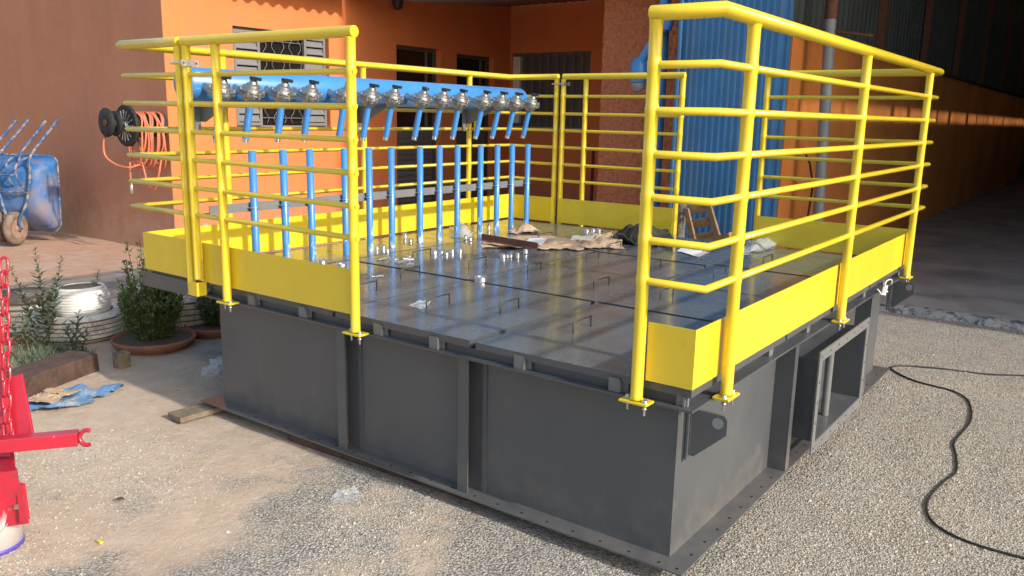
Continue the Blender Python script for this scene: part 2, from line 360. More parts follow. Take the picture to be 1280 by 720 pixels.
sh=thing('workshop_shed','dark open workshop shed with orange lower wall and old sheet metal above','shed',(2,15,0))
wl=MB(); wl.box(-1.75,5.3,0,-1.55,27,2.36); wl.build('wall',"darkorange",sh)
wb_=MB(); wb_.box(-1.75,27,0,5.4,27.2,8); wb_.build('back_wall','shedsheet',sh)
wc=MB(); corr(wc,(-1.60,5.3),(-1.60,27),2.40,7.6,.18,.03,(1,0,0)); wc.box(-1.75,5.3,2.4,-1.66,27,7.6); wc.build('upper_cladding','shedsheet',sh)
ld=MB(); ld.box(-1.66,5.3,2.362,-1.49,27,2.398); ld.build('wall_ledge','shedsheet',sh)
for y in (8.3,10.9,13.6,16.6,19.8,23.2):
    pp=MB(); pp.box(-1.565,y,2.40,-1.48,y+.11,7.6); pp.build('wall_post','rust',sh)
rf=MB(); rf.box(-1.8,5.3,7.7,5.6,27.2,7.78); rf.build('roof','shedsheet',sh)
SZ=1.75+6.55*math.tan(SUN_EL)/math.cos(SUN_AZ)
ew=MB(); ew.box(5,4.85,0,5.2,27,SZ-.095); ew.build('east_shade_wall','shedsheet',sh)  # unseen wall, run past the shed front to shade yard and recess
ew=MB(); ew.box(5,4.85,SZ+.095,5.2,27,7.7)  # unseen upper part; gap and blocks shaped to throw a broken sun strip
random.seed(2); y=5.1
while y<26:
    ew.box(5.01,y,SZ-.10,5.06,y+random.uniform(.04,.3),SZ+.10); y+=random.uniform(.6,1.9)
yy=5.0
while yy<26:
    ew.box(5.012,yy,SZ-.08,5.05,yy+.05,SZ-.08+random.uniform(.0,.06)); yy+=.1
ew.build('east_slot_wall','shedsheet',sh)
fr=MB(); fr.box(-1.8,5.28,6.0,5.6,5.34,7.7); fr.build('front_fascia','shedsheet',sh)
cl=MB(); cl.tube([(-1.25,5.62,.05),(-1.33,5.62,2.5)],.05,16); co=cl.build('post','column',sh)
c2=MB(); c2.tube([(-1.33,5.62,2.5),(-1.35,5.62,6.5)],.055,16); c2.build('upper_post','rust',sh)
bb=MB(); bb.tube([(-1.42,5.62,2.32),(-1.3,5.62,2.40),(-.95,5.62,2.34)],.012,8); bb.build('bracket_rod','rust',sh)
hs=MB(); hs.tube([(-1.5,5.7,1.35),(-1.42,5.7,1.2),(-1.36,5.66,1.0),(-1.37,5.6,.6),(-1.4,5.6,.05)],.01,8)
tag(hs.build('hanging_cable','cable'),'dark cable hanging behind the grey shed post','cable')
# blue clad shaft
bc=thing('clad_shaft','tall shaft of blue corrugated metal beside the dark shed opening','metal shaft',(-2.1,5.5,0))
c_=MB(); corr(c_,(-2.575,5.2),(-1.56,5.2),0,6,.0635,.016,(0,-1,0)); c_.box(-2.575,5.215,0,-1.562,5.27,6); c_.build('cladding','blueclad',bc)
e_=MB(); e_.box(-2.61,5.17,0,-2.577,5.24,6); e_.box(-1.558,5.175,0,-1.545,5.24,6); e_.build('corner_trim','blueclad',bc)
tp=MB(); tp.tube([(-2.56,5.12,0),(-2.56,5.12,6)],.018,10); tag(tp.build('thin_pipe','blueclad'),'thin blue vertical pipe along the left edge of the corrugated shaft','pipe')
# blue duct
du=thing('dust_duct','thick blue duct with elbow in front of the stucco pillar','duct',(-2.93,5.42,0))
d_=MB(); d_.tube([(-2.90,5.45,0),(-2.90,5.45,5)],.055,16); d_.build('riser','blue',du)
d_=MB(); d_.tube([(-2.80,5.3,2.46),(-2.84,5.3,2.45),(-2.98,5.3,2.27),(-3.07,5.3,2.13)],.045,18); 
d_.build('elbow','blue',du)
d_=MB(); d_.tube([(-2.93,5.32,2.62),(-2.84,5.3,2.56),(-2.78,5.3,2.50),(-2.80,5.3,2.44)],.048,18); d_.build('bend','blue',du)
d_=MB(); d_.lathe([(.045,.10),(.065,.085),(.088,.02),(.095,-.07),(.085,-.10),(.08,-.14)],(-3.08,5.3,2.08)); d_.build('hood','blue',du)
d_=MB(); d_.lathe([(.070,0),(.075,-.04),(.05,-.08)],(-3.08,5.3,1.935)); d_.build('outlet','column',du)
# ------------------------------------------------------------------ the house
def wall(mb,ax,c,u0,u1,z0,z1,ops,t,rev):
    """ax 'x': plane x=c (u=y); ax 'y': plane y=c (u=x). t signed thickness (away from the room side); rev reveal depth"""
    def P(u,z,d): return (c+d,u,z) if ax=='x' else (u,c+d,z)
    us=sorted({u0,u1,*[o[0] for o in ops],*[o[1] for o in ops]}); zs=sorted({z0,z1,*[o[2] for o in ops],*[o[3] for o in ops]})
    for i in range(len(us)-1):
        for j in range(len(zs)-1):
            um=(us[i]+us[i+1])/2; zm=(zs[j]+zs[j+1])/2
            if any(o[0]<um<o[1] and o[2]<zm<o[3] for o in ops): continue
            mb.add([P(us[i],zs[j],0),P(us[i+1],zs[j],0),P(us[i+1],zs[j+1],0),P(us[i],zs[j+1],0)],[(0,1,2,3)])
    for a,b,p,q in ops:
        mb.add([P(a,p,0),P(b,p,0),P(b,q,0),P(a,q,0),P(a,p,rev),P(b,p,rev),P(b,q,rev),P(a,q,rev)],[(0,1,5,4),(1,2,6,5),(2,3,7,6),(3,0,4,7),(4,5,6,7)])
    mb.add([P(u0,z0,t),P(u1,z0,t),P(u1,z1,t),P(u0,z1,t),P(u0,z0,0),P(u1,z0,0),P(u1,z1,0),P(u0,z1,0)],[(0,1,2,3),(0,1,5,4),(1,2,6,5),(2,3,7,6),(3,0,4,7)])
HX=-7.35; HY=2.74; BY=8.9
ho=thing('orange_house','orange plastered house with shuttered window behind the yellow railing','house',(-9,6,0))
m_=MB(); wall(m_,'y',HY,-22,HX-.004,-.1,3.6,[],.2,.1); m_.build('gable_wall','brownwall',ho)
ops=[(3.60,5.02,1.38,2.52),(6.24,7.18,.06,2.52),(7.54,8.46,.06,2.49)]
m_=MB(); wall(m_,'x',HX,HY+.003,BY,-.1,3.6,ops,-.3,-.16); m_.build('side_wall','orange',ho)
m_=MB(); wall(m_,'y',BY,HX,-2.2,-.1,3.8,[(-7.32,-5.82,1.42,2.58)],.3,.14); m_.build('rear_wall','orange',ho)
def shutters(y0,y1,z0,z1,x,parent):
    f=MB(); t=.035
    for a,b,c,d in ((y0,y1,z0,z0+t),(y0,y1,z1-t,z1),(y0,y0+t,z0+t,z1-t),(y1-t,y1,z0+t,z1-t)): f.box(x-.02,a,c,x+.02,b,d)
    n=int((z1-z0-2*t)/.085)
    for i in range(n):
        z=z0+t+(i+.5)*(z1-z0-2*t)/n; f.box(-.006,y0+t,-.042,.006,y1-t,.042,Matrix.Translation((x,0,z))@Matrix.Rotation(math.radians(-28),4,'Y'))
    return f
def window1():
    wn=MB(); t=.03; a,b,c,d=3.60,5.02,1.38,2.52; x=HX-.10
    for q in ((a,b,c,c+t),(a,b,d-t,d),(a,a+t,c+t,d-t),(b-t,b,c+t,d-t)): wn.box(x-.03,q[0],q[2],x+.03,q[1],q[3])
    W_=wn.build('window','shutter',ho)
    shutters(a+t,a+t+.36,c+t,d-t,x+.045,W_).build('shutter','shutter',W_); shutters(b-t-.34,b-t,c+t,d-t,x+.045,W_).build('shutter','shutter',W_)
    p=MB(); p.box(x-.012,a+t,c+t,x-.004,b-t,d-t); p.build('pane','glass',W_)
    gr=MB()
    for i in range(5):
        y=4.08+i*.13; pts=[]
        for j in range(41):
            z=c+.06+j*(d-c-.12)/40; pts.append((x+.03,y+.028*math.sin(j*.75+ (PI if i%2 else 0)),z))
        gr.tube(pts,.0038,6)
    for z in (1.5,1.95,2.4): gr.tube([(x+.03,3.99,z),(x+.03,4.7,z)],.005,6)
    gr.build('grille','greylight',W_)
window1()
def door(a,b,z1,nm):
    d=MB(); x=HX-.13; t=.05
    for q in ((a,a+t,.06,z1),(b-t,b,.06,z1),(a+t,b-t,z1-t,z1)): d.box(x-.03,q[0],q[2],x+.03,q[1],q[3])
    D=d.build('door','darkframe',ho)
    p=MB(); p.box(x-.015,a+t,1.35,x-.005,b-t,z1-t); p.build('pane','glass',D)
    l=MB(); l.box(x-.015,a+t,.1,x-.005,b-t,1.3); z=.15
    while z<1.3: l.box(x-.004,a+t+.02,z,x+.018,b-t-.02,z+.05); z+=.078
    l.box(x-.012,a+t,1.3,x+.022,b-t,1.35); l.build('louvre','greydoor',D)
    h=MB(); h.box(x-.004,b-t-.16,1.35,x+.014,b-t-.12,z1-t); h.build('mullion','greydoor',D)
door(6.24,7.18,2.52,0); door(7.54,8.46,2.49,1)
def window2():
    a,b,c,d=-7.32,-5.82,1.42,2.58; y=BY+.1; t=.05; f=MB()
    for q in ((a,b,c,c+t),(a,b,d-t,d),(b-t,b,c+t,d-t)): f.box(q[0],y-.03,q[2],q[1],y+.03,q[3])
    W_=f.build('window','greydoor',ho)
    e=MB(); e.box(a+.0,y-.06,c+t,a+.14,y+.02,d-t); e.build('jamb','white',W_)
    p=MB(); p.box(a+.14,y+.012,c+t,b-t,y+.02,d-t); p.build('pane','greydoor',W_)
    s=MB(); z=c+t+.02
    while z<d-t: s.box(a+.15,y-.01,z,b-t,y+.008,z+.02); z+=.042
    s.build('louvre','greydoor',W_)
    gr=MB(); x=a+.25
    while x<b-t: gr.box(x-.008,BY+.015,c+.01,x+.008,BY+.03,d-.01); x+=.155
    gr.build('security_bars','shutter',W_)
    sl_=MB(); sl_.box(a-.02,BY-.03,c-.05,b+.02,BY+.0,c-.004); sl_.build('sill','fibre',W_)
window2()
rb=MB()
for x in (-5.72,-5.60): rb.box(x,BY-.03,.1,x+.035,BY-.004,1.1)
rb.box(-5.72,BY-.03,1.1,-5.565,BY-.004,1.135); rb.build('meter_frame','rust',ho)
# wavy eave over the yard side, lean-to roof over the recess
ev=MB(); nw=16; Y0,Y1=2.745,5.25
npt=int((Y1-Y0)/.177*8); V=[]
EH=2.80+.42*math.tan(SUN_EL)
for i in range(npt+1):
    y=Y0+(Y1-Y0)*i/npt; z=EH+.024*math.cos(2*PI*y/.177); 
    V+=[(HX+.42,y,z),(HX-2.5,y,z+.55),(HX-2.5,y,z+.562),(HX+.42,y,z+.012)]
F=[]
for i in range(npt):
    for j in range(4): F.append((i*4+j,(i+1)*4+j,(i+1)*4+(j+1)%4,i*4+(j+1)%4))
ev.add(V,F,True)
eo=ev.build('roof','fibre',ho)
pr=MB(); V=[];F=[];npt=int((HX*-1-1.7)/.177*8)
for i in range(npt+1):
    x=HX+(5.45)*i/npt; z=.024*math.cos(2*PI*x/.177)
    V+=[(x,5.3,3.05+z),(x,8.88,3.33+z),(x,8.88,3.342+z),(x,5.3,3.062+z)]
for i in range(npt):
    for j in range(4): F.append((i*4+j,(i+1)*4+j,(i+1)*4+(j+1)%4,i*4+(j+1)%4))
pr.add(V,F,True); pr.build('porch_roof','fibre',ho)
pk=MB()   # flaked paint at the foot of the wall
for i in range(26):
    y=2.9+random.random()*2.6; z=.02+random.random()*.28; r=random.uniform(.02,.06)
    pk.add([(HX+.002,y+r*math.cos(t)*random.uniform(.6,1.2),z+r*math.sin(t)*random.uniform(.4,1)) for t in [j*PI/4 for j in range(8)]],[tuple(range(8))])
pk.build('paint_flake','fibre',ho)
# lamp on wall
lm=thing('wall_lamp','dark oval bulkhead lamp under the roof above the first doorway','lamp',(HX+.1,6.1,3.0))
l_=MB(); l_.lathe([(.001,-.10),(.05,-.08),(.075,-.02),(.078,.05),(.06,.1),(.04,.13)],(HX+.12,6.15,3.05)); l_.build('shade','darkplastic',lm)
l_=MB(); l_.tube([(HX+.0,6.15,3.13),(HX+.12,6.15,3.17)],.02,10); l_.build('arm','steel',lm)
# pillar
pl=MB(); V=[];px0,px1,py0,py1=-3.92,-3.0,6.0,6.7; n1,n2=60,150
def stc(x,y,z): return .022*nz(x*2,y*2,z,14)+.012*nz(x,y,z,40)
for j in range(n2+1):
    z=3.4*j/n2
    for i in range(n1+1):
        if i<10: x,y=px0,py1-(py1-py0)*i/10; V.append((x-stc(x,y,z),y,z))
        elif i<50:
            x,y=px0+(px1-px0)*(i-10)/39,py0; V.append((x,y-stc(x,y,z),z))
        else: x,y=px1,py0+(py1-py0)*(i-49)/11; V.append((x+stc(x,y,z),y,z))
pl.add(V,[(j*(n1+1)+i,j*(n1+1)+i+1,(j+1)*(n1+1)+i+1,(j+1)*(n1+1)+i) for j in range(n2) for i in range(n1)],True)
tag(pl.build('stucco_pillar','stucco'),'thick pillar of rough terracotta stucco left of the blue duct','pillar')
# ------------------------------------------------------------------ the tank
TW=.06
tk=thing('steel_tank','large dark grey rectangular steel tank with flanges carrying the railed deck','tank',(-1.4,1.5,0))
X0,X1,Y0,Y1=-2.71,-.11,.11,3.02
t_=MB(); t_.box(X0,Y0,TW+.006,X1,Y1,.640); t_.build('shell','grey',tk)
t_=MB()
t_.box(X0-.09,Y0-.085,TW,X1+.085,Y1+.085,TW+.006); FL=t_
t_=MB(); t_.box(X0-.06,.035,.641,-.03,3.36,.649); t_.build('top_flange','grey',tk)
t_=MB(); t_.box(X0-.02,.078,.649,-.09,3.33,.678); t_.build('deck_frame','grey',tk)
t_=MB()   # cantilever under the left walkway
t_.box(-3.27,.03,.625,-2.775,.05,.70); t_.box(-3.27,.05,.625,-2.775,.10,.632); t_.box(-3.29,.03,.625,-3.272,3.36,.70)
for y in (.9,1.8,2.7,3.3): t_.box(-3.27,y,.625,-2.775,y+.03,.684)
t_.build('walkway_frame','grey',tk)
for y in (.58,2.8):
    t_=MB(); t_.box(-3.35,y,.0,-3.295,y+.04,.69); t_.build('support_leg','legpaint',tk)
for xs in (-1.70,-.985):     # front stiffeners: angle, open to the right
    t_=MB(); t_.box(xs-.055,.052,TW+.007,xs-.002,.058,.640); t_.box(xs-.055,.0585,TW+.007,xs-.049,.1095,.640); 
    t_.box(xs+.03,.1035,TW+.007,xs+.05,.1095,.64); t_.build('stiffener','grey',tk)
for ys in (1.10,2.42):
    t_=MB(); t_.box(-.1095,ys,TW+.007,-.035,ys+.006,.640); t_.box(-.0345,ys-.0,TW+.007,-.029,ys+.045,.64); t_.build('side_stiffener','grey',tk)
t_=FL; t_.cur=1
def dot(mb,x,y,z,r=.006,ax=(0,0,1)): mb.lathe([(r,0),(r,.0008)],(x,y,z),ax,8)
x=-2.72
while x<-.02: dot(t_,x,.055,TW+.0062); x+=.118
y=.055
while y<3.05: dot(t_,-.055,y,TW+.0062); y+=.118
FL.build('bottom_flange',['grey','hole'],tk)
for i,x in enumerate((-2.36,-1.98,-1.49,-1.17,-.74,-.33)):
    t_=MB(); t_.box(x-.022,.047,.6495,x+.018,.053,.700); t_.box(x+.0185,.047,.6495,x+.0235,.085,.695); t_.box(x+.024,.066,.65,x+.045,.071,.683); dot(t_,x+.035,.0655,.666,.006,(0,-1,0)); t_.build('lid_clip','greylight',tk)
for y in (.42,.86,1.35,1.95,2.35,2.8,3.2):
    t_=MB(); t_.box(-.062,y-.02,.6495,-.056,y+.02,.698); t_.box(-.095,y-.026,.6495,-.056,y-.021,.698); dot(t_,-.0555,y,.675,.007,(1,0,0)); t_.build('lid_clip','greylight',tk)
t_=MB(); t_.box(-.075,.055,.6495,-.067,.062,.69); t_.box(-.10,.062,.6495,-.06,.075,.69); t_.build('corner_clip','greylight',tk)
for y in (.095,3.045):   # lifting lugs
    P_=[(-.052,.475),(-.052,.640),(.062,.640),(.072,.625),(.072,.575),(-.036,.475)]
    t_=MB(); t_.prism(P_,(0,y,0),(1,0,0),(0,0,1),(0,-1,0),.010); l=t_.build('lifting_lug','grey',tk)
    t_=MB(); t_.lathe([(.019,0),(.019,.0012)],(.040,y-.0102,.610),(0,-1,0),24); t_.build('lug_hole_disc','column',l)  # pale disc colour stands in for the lit wall behind the hole
    t_=MB(); t_.box(-.075,y-.02,.45,-.069,y+.0,.640); t_.box(-.063,y-.02,.46,-.057,y,.640); t_.build('lug_rib','grey',l)
# inlet duct on the right side
dy0,dy1,dz0,dz1,dx=1.225,1.99,.185,.565,.05
t_=MB()
t_.box(-.1095,dy0,dz0,dx,dy0+.005,dz1); t_.box(-.1095,dy1-.005,dz0,dx,dy1,dz1); t_.box(-.1095,dy0+.005,dz0,dx,dy1-.005,dz0+.005); t_.box(-.1095,dy0+.005,dz1-.005,dx,dy1-.005,dz1)
t_.box(-.108,dy0+.005,dz0+.005,-.103,dy1-.005,dz1-.005)
t_.build('inlet_duct','grey',tk)
t_=MB()
for a in ((dy0-.045,dz0-.045,dy1+.045,dz0),(dy0-.045,dz1,dy1+.045,dz1+.045),(dy0-.045,dz0,dy0,dz1),(dy1,dz0,dy1+.045,dz1)): t_.box(dx-.004,a[0],a[1],dx+.003,a[2],a[3])
t_.cur=1
for i in range(7):
    y=dy0-.02+i*(dy1-dy0+.04)/6; dot(t_,dx+.0032,y,dz0-.022,.0055,(1,0,0)); dot(t_,dx+.0032,y,dz1+.022,.0055,(1,0,0))
for i in range(1,4):
    z=dz0+i*(dz1-dz0)/4; dot(t_,dx+.0032,dy0-.022,z,.0055,(1,0,0)); dot(t_,dx+.0032,dy1+.022,z,.0055,(1,0,0))
t_.build('duct_flange',['greylight','hole'],tk)
t_=MB(); t_.tube([(-.015,1.605,dz0+.006),(-.015,1.605,dz1-.006)],.019,14); t_.build('duct_bar','greylight',tk)
# lids
DZ=.715
hand=[(-1.17,.50,.64),(-.74,.43,.57),(-1.125,1.24,1.40),(-1.645,1.385,1.52),(-1.98,1.27,1.43),(-1.47,.34,.50),(-1.95,.34,.50),(-1.15,1.90,2.06),(-1.697,2.40,2.56),(-.78,1.98,2.15),(-.745,1.24,1.38),(-2.07,.80,.95),(-2.3,2.45,2.62),(-.72,2.6,2.76),(-.30,.45,.6),(-2.42,1.27,1.43),(-1.60,1.95,2.10),(-1.2,2.8,2.95)]
xs=[-3.245,-2.69,-1.77,-.965,-.035]; rows=[[.045,1.67,3.365],[.045,1.0,1.67,2.35,3.365],[.045,1.0,2.33,3.365],[.045,1.0,1.67,2.40,3.365]]
LB={(0,0):'long narrow grey lid under the nearer blue pipes',(0,1):'long narrow grey lid under the farther blue pipes',
(1,0):'grey deck lid behind the yellow toe board at front left',(1,1):'grey deck lid carrying the pile of loose bolts',(1,2):'grey deck lid below the brown steel angle',(1,3):'grey deck lid in the far corner by the yellow boards',
(2,0):'front grey deck lid with a scrap of clear plastic on it',(2,1):'middle grey deck lid with the large silver coupling at its corner',(2,2):'grey deck lid under the dark crumpled cloth',
(3,0):'front grey deck lid in the corner by the near railing',(3,1):'second grey deck lid back along the right railing',(3,2):'third grey deck lid back along the right railing',(3,3):'grey deck lid at far right under the clear sheet'}
for i in range(4):
    for j in range(len(rows[i])-1):
        a,b,c,d=xs[i]+.010,xs[i+1]-.010,rows[i][j]+.010,rows[i][j+1]-.010
        b-=.010*(i==2); c+=.008*(i in(2,) and j==1); d-=.010*(i==2 and j==0)
        L_=thing('deck_lid',LB[(i,j)],'deck lid',((a+b)/2,(c+d)/2,.685),'grey steel lids covering the tank deck')
        m_=MB(); nX,nY=14,14; dz=.003*((i+j)%2)
        V=[]
        for jj in range(nY+1):
            for ii in range(nX+1):
                u,v=ii/nX,jj/nY; e=min(u,1-u,v,1-v)
                V.append((a+(b-a)*u,c+(d-c)*v,DZ-dz+(.0022*nz(a+u*1.3,c+v*1.3,i+j*3,2.2) if e>0 else 0)))
        m_.add(V,[(jj*(nX+1)+ii,jj*(nX+1)+ii+1,(jj+1)*(nX+1)+ii+1,(jj+1)*(nX+1)+ii) for jj in range(nY) for ii in range(nX)],True)
        m_.build('top_plate','lid',L_)
        m_=MB(); z=DZ-dz
        for q in ((a,c,b,c+.003),(a,d-.003,b,d),(a,c+.003,a+.003,d-.003),(b-.003,c+.003,b,d-.003)): m_.box(q[0],q[1],.686,q[2],q[3],z-.0006)
        m_.build('folded_edge','grey',L_)
        for hx,h0,h1 in hand:
            if a<hx<b and c<h0<d:
                m_=MB(); r=.0035; m_.tube([(hx,h0,z),(hx,h0,z+.047),(hx,h1,z+.047),(hx,h1,z)],r,8); m_.build('handle','darkplastic',L_)
# ------------------------------------------------------------------ railings
ZR=[1.902,1.748,1.609,1.475,1.339,1.201,1.067]; ZT,ZB,ZP=.925,.724,.653
def railing(label,loc,path,posts,toe,plates,lo=None):
    rl=thing('guard_railing',label,'railing',loc,'yellow guard railings around the deck')
    m_=MB(); m_.tube([(x,y,ZR[0]) for x,y in path],.0235,18); m_.build('top_rail','yellow',rl)
    for z in ZR[1:]:
        m_=MB(); m_.tube([(x,y,z) for x,y in path],.0125,12); m_.build('rail','yellow',rl)
    for i,(x,y) in enumerate(posts):
        zb=(lo or {}).get(i,ZP+.008)
        pf=[(.021,zb),(.0245,zb+.0005),(.021,zb+.008)]
        for z in ZR[:0:-1]:
            if z>zb+.03: pf+=[(.021,z-.017),(.0225,z-.012),(.0225,z+.012),(.021,z+.017)]
        pf+=[(.021,ZR[0]-.03),(.0235,ZR[0]-.02)]
        m_=MB(); m_.lathe(pf,(x,y,0),(0,0,1),18); p=m_.build('post','yellow',rl)
        if i in plates:
            m_=MB(); ax=plates[i]; hx,hy=(.052,.030) if ax=='x' else (.030,.052)
            m_.box(x-hx,y-hy,.6495,x+hx,y+hy,.658); pl_=m_.build('base_plate','yellow',rl,bevel=.0015)
            for s_ in(-1,1):
                bo=MB()
                bx,by=(x+s_*.038,y-.012*s_) if ax=='x' else (x+.008,y+s_*.038)
                bo.lathe([(.004,-.045),(.004,.0)],(bx,by,.6582),(0,0,1),8); bo.lathe([(.004,-.0251),(.0085,-.025),(.0085,-.018),(.004,-.0179)],(bx,by,.6582),(0,0,1),6,caps=False)
                bo.lathe([(.011,0),(.011,.003),(.0085,.003),(.0085,.010)],(bx,by,.6582),(0,0,1),12)
                bo.build('bolt','steel',pl_)
    for tp_ in toe:
        m_=MB()
        n=len(tp_)
        # one folded strip
        off=.002; V=[];F=[]
        for i,(x,y) in enumerate(tp_):
            dirs=[]
            if i>0: dirs.append((Vector(tp_[i])-Vector(tp_[i-1])).normalized())
            if i<n-1: dirs.append((Vector(tp_[i+1])-Vector(tp_[i])).normalized())
            nn=sum((Vector((-q.y,q.x)) for q in dirs),Vector((0,0)))
            if len(dirs)==1: nn=nn.normalized()
            for s_,z in((-off,ZB),(off,ZB),(off,ZT),(-off,ZT)): V.append((x+nn.x*s_,y+nn.y*s_,z))
        for i in range(n-1):
            for j in range(4): F.append((i*4+j,i*4+(j+1)%4,(i+1)*4+(j+1)%4,(i+1)*4+j))
        F+=[(0,1,2,3),tuple(4*(n-1)+j for j in(3,2,1,0))]
        m_.add(V,F); m_.build('toe_board','yellow',rl)
    return rl
D=3.404; W=3.2775; IN=.028
railing('yellow railing wrapping the near right corner of the deck',(0,0,.65),[(-.235,0),(0,0),(0,D),(-1.085,D)],[(-.217,0),(0,.247),(0,1.665),(0,3.135),(-1.068,D)],[[(-.20,IN),(-IN-.005,IN),(-IN-.005,D-IN),(-1.06,D-IN)]],{0:'x',1:'y',2:'y',3:'y'})
railing('yellow railing along the back with the blue duct behind it',(-2.2,D,.65),[(-2.75,D),(-1.69,D)],[(-2.747,D),(-2.535,D),(-1.704,D)],[[(-2.74,D-IN),(-1.71,D-IN)]],{})
rl3=railing('yellow railing around the far left corner beside the blue manifold',(-W,1.7,.65),[(-2.765,0),(-W,0),(-W,D),(-2.80,D)],[(-2.775,0),(-W,.593),(-W,1.70),(-W,2.853),(-2.812,D)],[[(-2.78,IN),(-W+IN,IN),(-W+IN,D-IN),(-2.81,D-IN)]],{},{0:.655})
rl4=railing('short yellow railing at front left in front of the blue pipes',(-2.1,0,.65),[(-2.735,0),(-1.548,0)],[(-2.712,0),(-2.478,0),(-1.572,0)],[[(-2.71,IN),(-1.575,IN)]],{1:'x',2:'x'},{0:.74})
m_=MB(); m_.box(-2.76,-.026,.655,-2.70,-.020,.725); m_.box(-2.70,-.026,.655,-2.694,.03,.725); m_.build('mounting_plate','yellow',rl3)
m_=MB(); m_.prism([(0,0),(0,.13),(.06,.13),(.06,.03),(.03,0)],(-W+.024,2.88,1.46),(0,1,0),(0,0,1),(1,0,0),.006); m_.build('bracket_plate','yellow',rl3)
for (a,b,z,lb) in (((-2.775,0),(-2.712,0),1.80,'small steel U-bolt clamp joining two railings at front left'),((-2.812,D),(-2.747,D),1.845,'small steel U-bolt clamp joining two railings at the back')):
    c_=thing('rail_clamp',lb,'clamp',(a[0],a[1],z))
    m_=MB(); m_.tube([(a[0]-.025,a[1]-.034,z),(b[0]+.03,b[1]-.034,z)],.005,8); m_.tube([(a[0]-.025,a[1]+.034,z),(b[0]+.03,b[1]+.034,z)],.005,8); m_.tube([(a[0]-.026,-.034+a[1],z),(a[0]-.026,.034+a[1],z)],.005,8); m_.build('u_bolt','steel',c_)
    m_=MB(); m_.box(b[0]+.024,b[1]-.045,z-.014,b[0]+.030,b[1]+.045,z+.014); m_.build('plate','steel',c_)
# ------------------------------------------------------------------ manifold with valves
mf=thing('pipe_manifold','thick horizontal blue pipe with a row of silver diaphragm valves','manifold',(-3.03,1.7,1.6))
MX,MZ,MR=-3.06,1.715,.088
m_=MB(); m_.lathe([(.001,-.012),(.03,-.008),(.07,.006),(MR,.03),(MR,3.04),(.07,3.064),(.03,3.07)],(MX,.18,MZ),(0,1,0),40); m_.build('header_pipe','blue',mf)
ys=[.27,.456,.664,.857,1.127,1.331,1.531,1.806,2.006,2.2,2.466,2.67,2.86,3.07]
th=math.radians(20); A=Vector((math.sin(th),0,math.cos(th)))
for i,y in enumerate(ys):
    c=Vector((-2.83,y,1.68))
    random.seed(i); aa=random.uniform(-.12,.12)
    b_=MB(); b_.crisp([(.001,-.060),(.022,-.060),(.038,-.048),(.050,-.026),(.052,-.008),(.070,-.007),(.070,.003),(.001,.0035)],c,A,24); b_.tube([c-A*.02,(c.x-.12,y,c.z+.01),(MX+.06,y,MZ+.0)],.021,12)
    V_=b_.build('valve','alu',mf)
    b_=MB(); b_.crisp([(.001,.006),(.069,.006),(.069,.013),(.052,.015),(.049,.024),(.040,.029),(.037,.042),(.024,.048),(.019,.062),(.001,.064)],c,A,24)
    for k in range(6):
        t=2*PI*k/6+aa; u=A.cross(Vector((0,1,0))).normalized(); v=Vector((0,1,0)); q=c+(u*math.cos(t)+v*math.sin(t))*.062
        b_.crisp([(.001,-.014),(.009,-.014),(.009,.021),(.001,.021)],q,A,6)
    b_.build('valve_cap','alu',V_)
    b_=MB(); q=c+A*.06; ang=random.uniform(-.5,.5); dv=Vector((math.cos(ang),math.sin(ang),-.05)).normalized()
    b_.lathe([(.014,-.004),(.015,.018)],q,A,12); b_.bar(q+A*.018-dv*.022,q+A*.012+dv*.040,.024,.018); b_.build('solenoid','darkplastic',V_,bevel=.002)
    o_=MB(); A2=Vector((math.sin(math.radians(14)),random.uniform(-.02,.02),math.cos(math.radians(14)))).normalized(); s=c-A*.05; e=s-A2*.205; o_.tube([s,e],.0200,14); O=o_.build('outlet_pipe','blue',mf)
    t_=MB(); t_.tube([e+A2*.003,e-A2*.022],.0175,12); t_.build('outlet_tip','steel',O)
for y in (.42,1.63,2.78):
    g_=MB(); g_.prism([(0,0),(0,-.14),(.04,-.14),(.30,-.02),(.30,0)],(-3.255,y,1.655),(1,0,0),(0,0,1),(0,1,0),.008); g_.box(-3.258,y-.04,1.46,-3.250,y-.002,1.66); g_.build('gusset','greylight',mf)
# grey bar + U bolts, uprights
br=MB(); br.box(-2.879,.19,1.035,-2.873,3.14,1.085); br.box(-2.93,.19,1.035,-2.8792,3.14,1.041)
tag(br.build('support_bar','greylight'),'long grey angle bar clamped along the row of blue pipes','bar')
ordn=['nearest','second','third','fourth','fifth','sixth','seventh','eighth','ninth','tenth','eleventh','twelfth','thirteenth','farthest']
UX=-2.85
for i,y in enumerate(ys):
    if i==0: continue
    u_=thing('upright_pipe','%s upright blue pipe in the row, counted from the near left end'%ordn[i-1] if i not in(1,13) else ('nearest upright blue pipe, behind the front left railing' if i==1 else 'last upright blue pipe at the far end of the row'),'pipe',(UX,y,DZ),'upright blue pipes along the deck')
    m_=MB(); m_.lathe([(.0215,-.02),(.0215,.652),(.0175,.653),(.0175,.60)],(UX,y,DZ),(0,0,1),18,caps=False); m_.build('tube','bluescr',u_)
    m_=MB(); m_.tube([(UX-.045,y-.026,1.058),(UX+.008,y-.024,1.058),(UX+.021,y-.011,1.058),(UX+.024,y,1.058),(UX+.021,y+.011,1.058),(UX+.008,y+.024,1.058),(UX-.045,y+.026,1.058)],.0035,8)
    m_.lathe([(.008,0),(.008,.006)],(UX-.045,y-.026,1.058),(1,0,0),6); m_.lathe([(.008,0),(.008,.006)],(UX-.045,y+.026,1.058),(1,0,0),6); m_.build('u_bolt','steel',u_)
